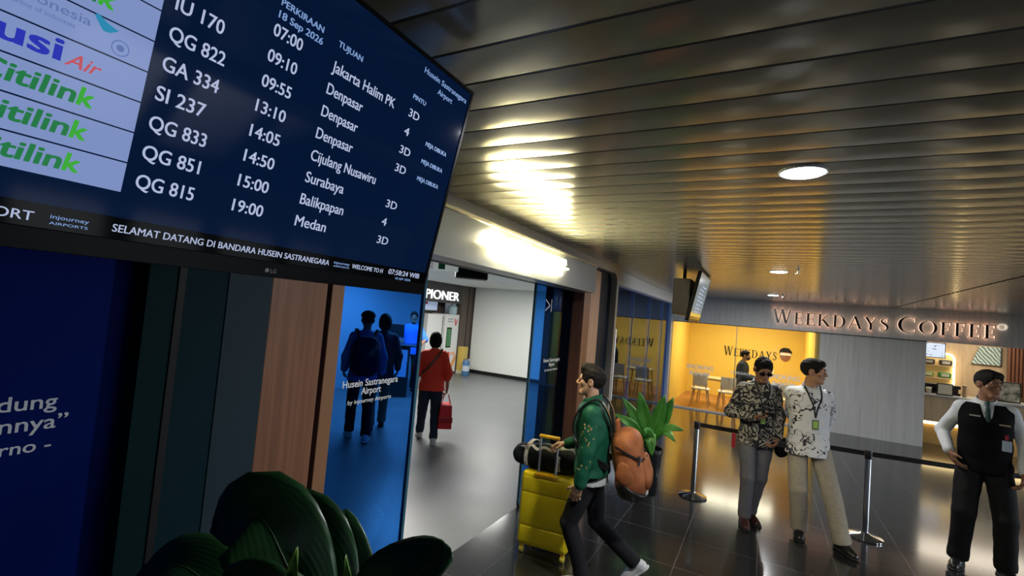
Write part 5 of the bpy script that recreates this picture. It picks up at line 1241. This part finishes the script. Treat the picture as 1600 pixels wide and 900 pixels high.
for x, z, lab in ((.085, -.115, 0), (-.10, -.165, 1)):
    b = B(-.036, .036, -.006, .006, -.003, .003); bmesh.ops.transform(b, matrix=frame_mtx(q(x, .158, z), Vector(rt), Vector(up)), verts=b.verts[:]); finish('name_tag', b, mat('tag_grey', (.42, .41, .38), .4) if lab == 0 else mat('tag_gold', (.38, .32, .20), .4), vest)
b = B(-.03, .03, -.045, .045, -.003, .003); bmesh.ops.transform(b, matrix=frame_mtx(q(-.115, .164, -.335), Vector(rt), Vector(up)), verts=b.verts[:]); bd = finish('badge_card', b, mat('badge_blue', (.36, .44, .58), .4), vest)
b = B(-.01, .01, -.02, .02, -.003, .003); bmesh.ops.transform(b, matrix=frame_mtx(q(-.112, .165, -.262), Vector(rt), Vector(up)), verts=b.verts[:]); finish('badge_clip', b, mat('clip_red', (.35, .02, .05), .4), bd)
trousers(J, r, fabric('trouser_black2', (.006, .006, .007)), rt_=.102, rk=.082, rh=.072, seed=15, top=.03); shoes(J, r, MATS['leather_black2'], M_SOLE)

# --- woman in red ----------------------------------------------------------------
E_LOC, E_RZ = (-4.16, 5.55, 0), math.radians(42)
r, J = person('person', 'woman in a red top seen from behind, carrying a red shopping bag', E_LOC, E_RZ, 1.545,
    dict(pelvis=(0, 0, .91), wristR=(.25, .02, .86), elbowR=(.6, -1, 0), handR=(.0, .1, -1), palmR=(-1, 0, 0), curlR=(.8, 1, .8), wristL=(-.10, .2, 1.0), elbowL=(-1, -.4, -.3),
         ankleR=(.09, -.10, .085), ankleL=(-.10, .28, .095), head_pitch=.05), SK1, M_HAIR, 'bob', .007, True)
MRED = fabric('top_red', (.88, .065, .03), .75, .10)
t = torso_shape(J, -.09, .03, .205, .76, .02); sleeve(t, J, 'R', .074, .076, .07, .62); sleeve(t, J, 'L', .074, .076, .07, .62); t.wrinkle(.004, 38, 51); organic('top', t, .007, MRED, r)
trousers(J, r, fabric('trouser_navy', (.022, .032, .05)), rt_=.108, rk=.078, rh=.062, seed=18, cuff=.05); shoes(J, r, mat('sneaker_cream', (.55, .52, .46), .6), M_SOLEW)
n0, s = J['neck'], J['s']; b = strap(bmesh.new(), [n0+np.array([.10, -.06, .03]), n0+np.array([.03, -.145, -.08]), n0+np.array([-.10, -.165, -.25]), n0+np.array([-.165, -.05, -.33])], .032, .006, [(.1, -.5, 1), (0, -1, .2), (-.2, -1, 0), (-1, -.4, 0)]); finish('sling_strap', b, mat('strap_brown', (.10, .03, .015), .5), r)
mw = Matrix.Translation(E_LOC) @ Matrix.Rotation(E_RZ, 4, 'Z'); hw = mw @ Vector(J['handR'])
sb = thing('shopping_bag', 'red shopping bag hanging from the right hand of the woman in red', 'bag', (hw.x, hw.y, hw.z-.50), E_RZ)
b = bmesh.new(); box(b, -.10, .10, -.13, .13, 0, .34, .015, 2); bmesh.ops.scale(b, vec=(.85, .9, 1), verts=[v for v in b.verts if v.co.z > .2]); finish('bag_body', b, mat('bag_red', (.68, .015, .025), .35), sb)
for x in (-.07, .07): finish('handle', tube(bmesh.new(), [(x, -.08, .33), (x*.4, -.02, .48), (x*.4, .02, .48), (x, .08, .33)], .006, 8), mat('handle_pale', (.7, .35, .33), .5), sb, True)
finish('print_band', B(-.104, .104, -.134, .134, .09, .17, .01), mat('print_dark_red', (.40, .01, .02), .4), sb)

# --- people seen through the blue door -------------------------------------------
r, J = person('person', 'person in a dark cap and blue top with a dark backpack, behind the blue door', (-4.92, 4.95, 0), math.radians(48), 1.76,
    dict(ankleR=(.1, -.15, .1), ankleL=(-.1, .18, .085), wristR=(.26, .06, .90), wristL=(-.24, .1, .92)), SK2, M_HAIR, 'short', .009)
MBT = fabric('top_blue', (.10, .20, .42)); t = torso_shape(J, -.12, .03, .20, .76); sleeve(t, J, 'R', .07, .065, .05, .97); sleeve(t, J, 'L', .07, .065, .05, .97); organic('top', t, .008, MBT, r)
trousers(J, r, MATS['trouser_black'], seed=22, vox=.008); shoes(J, r, MATS['sneaker_white'], M_SOLEW, vox=.006)
t = Shape(); hp_, hs = J['hp_'], J['hs']; t.ell(hp_(0, -.01, .06), (.10, .12, .075), J['Rh'], .01); t.flat(hp_(0, .1, .055), hp_(0, .16, .05), .07, .06, J['Rh'] @ np.array([0, 0, 1.]), .15, .01); t.cut(hp_(0, 0, .035), J['Rh'] @ np.array([0, 0, -1.])); organic('cap', t, .006, MBLACKF, r)
def small_pack(label, loc, rz, J, m):
    bp = thing('backpack', label, 'backpack', loc, rz); bo = J['pel'] + np.array([0, -.2, .08])
    t = Shape(); t.flat(bo+np.array([-.06, 0, .0]), bo+np.array([-.05, 0, .30]), .13, .12, (0, 1, 0), .75, .03); t.flat(bo+np.array([.06, 0, .0]), bo+np.array([.05, 0, .30]), .13, .12, (0, 1, 0), .75, .03); organic('main_body', t, .008, m, bp)
    t = Shape(); t.flat(bo+np.array([0, -.09, .02]), bo+np.array([0, -.08, .12]), .11, .09, (0, 1, 0), .4, .02); organic('front_pocket', t, .008, m, bp)
    for sd, nm in ((-1, 'L'), (1, 'R')):
        nk = J['neck']; finish('shoulder_strap', strap(bmesh.new(), [bo+np.array([.07*sd, .08, .34]), (sd*.14, -.03, nk[2]+.035), (sd*.14, .14, nk[2]-.08), (sd*.17, .15, nk[2]-.25), bo+np.array([.14*sd, .06, .02])], .045, .012, [(0, -1, 1), (0, 0, 1), (0, 1, .3), (0, 1, 0), (sd, 0, 0)]), M_BLK, bp)
small_pack('dark backpack worn by the person in the cap behind the blue door', (-4.92, 4.95, 0), math.radians(48), J, fabric('pack_navy', (.012, .014, .035)))
r, J = person('person', 'second person walking behind the blue door, dark jacket and dark hair', (-5.15, 5.55, 0), math.radians(50), 1.72,
    dict(ankleR=(.1, .15, .085), ankleL=(-.1, -.15, .1), wristR=(.26, .08, .90), wristL=(-.24, .0, .92)), SK2, M_HAIR, 'bob', .009)
t = torso_shape(J, -.14, .035, .205, .78); sleeve(t, J, 'R', .072, .066, .05, .97); sleeve(t, J, 'L', .072, .066, .05, .97); organic('jacket', t, .008, fabric('jacket_charcoal', (.03, .032, .05)), r)
trousers(J, r, fabric('trouser_khaki', (.16, .14, .11)), seed=23, vox=.008); shoes(J, r, M_BLK, M_SOLE, vox=.006)
r, J = person('person', 'attendant in a bright blue polo shirt facing the hall beyond the dark podium', (-7.0, 8.45, 0), math.radians(221), 1.74,
    dict(wristR=(.2, .25, 1.05), elbowR=(.8, -1, -.2), wristL=(-.2, .25, 1.05), elbowL=(-.8, -1, -.2)), SK2, M_HAIR, 'short', .009)
t = torso_shape(J, -.12, .026, .19, .75); sleeve(t, J, 'R', .07, .068, .06, .5); sleeve(t, J, 'L', .07, .068, .06, .5); organic('polo_shirt', t, .008, fabric('polo_blue', (.05, .20, .75)), r)
trousers(J, r, MATS['trouser_black2'], seed=24, vox=.008); shoes(J, r, M_BLK, M_SOLE, vox=.006)
# --- man in the smoking room -----------------------------------------------------
r, J = person('person', 'man in a dark jacket sitting in the yellow smoking room, facing right', (-.43, 13.1, .02), math.radians(-95), 1.68,
    dict(pelvis=(0, 0, .69), lean=.05, ankleR=(.11, .40, .1), ankleL=(-.11, .42, .1), kneeR=(.1, 1, .5), kneeL=(-.1, 1, .5), wristR=(.12, .30, .82), wristL=(-.12, .32, .84), head_pitch=.05), SK1, M_HAIR, 'short', .008)
t = torso_shape(J, -.10, .03, .19, .78); sleeve(t, J, 'R', .07, .065, .05, .97); sleeve(t, J, 'L', .07, .065, .05, .97); organic('jacket', t, .007, fabric('jacket_slate', (.035, .045, .06)), r)
t = Shape(); hp_, hs = J['hp_'], J['hs']; t.ell(hp_(0, .06, -.06), np.array([.062, .058, .042])*hs, J['Rh'], 0); organic('face_mask', t, .005, M_BLK, r)
trousers(J, r, MATS['trouser_black'], seed=25, vox=.008); shoes(J, r, M_BLK, M_SOLE, vox=.006)
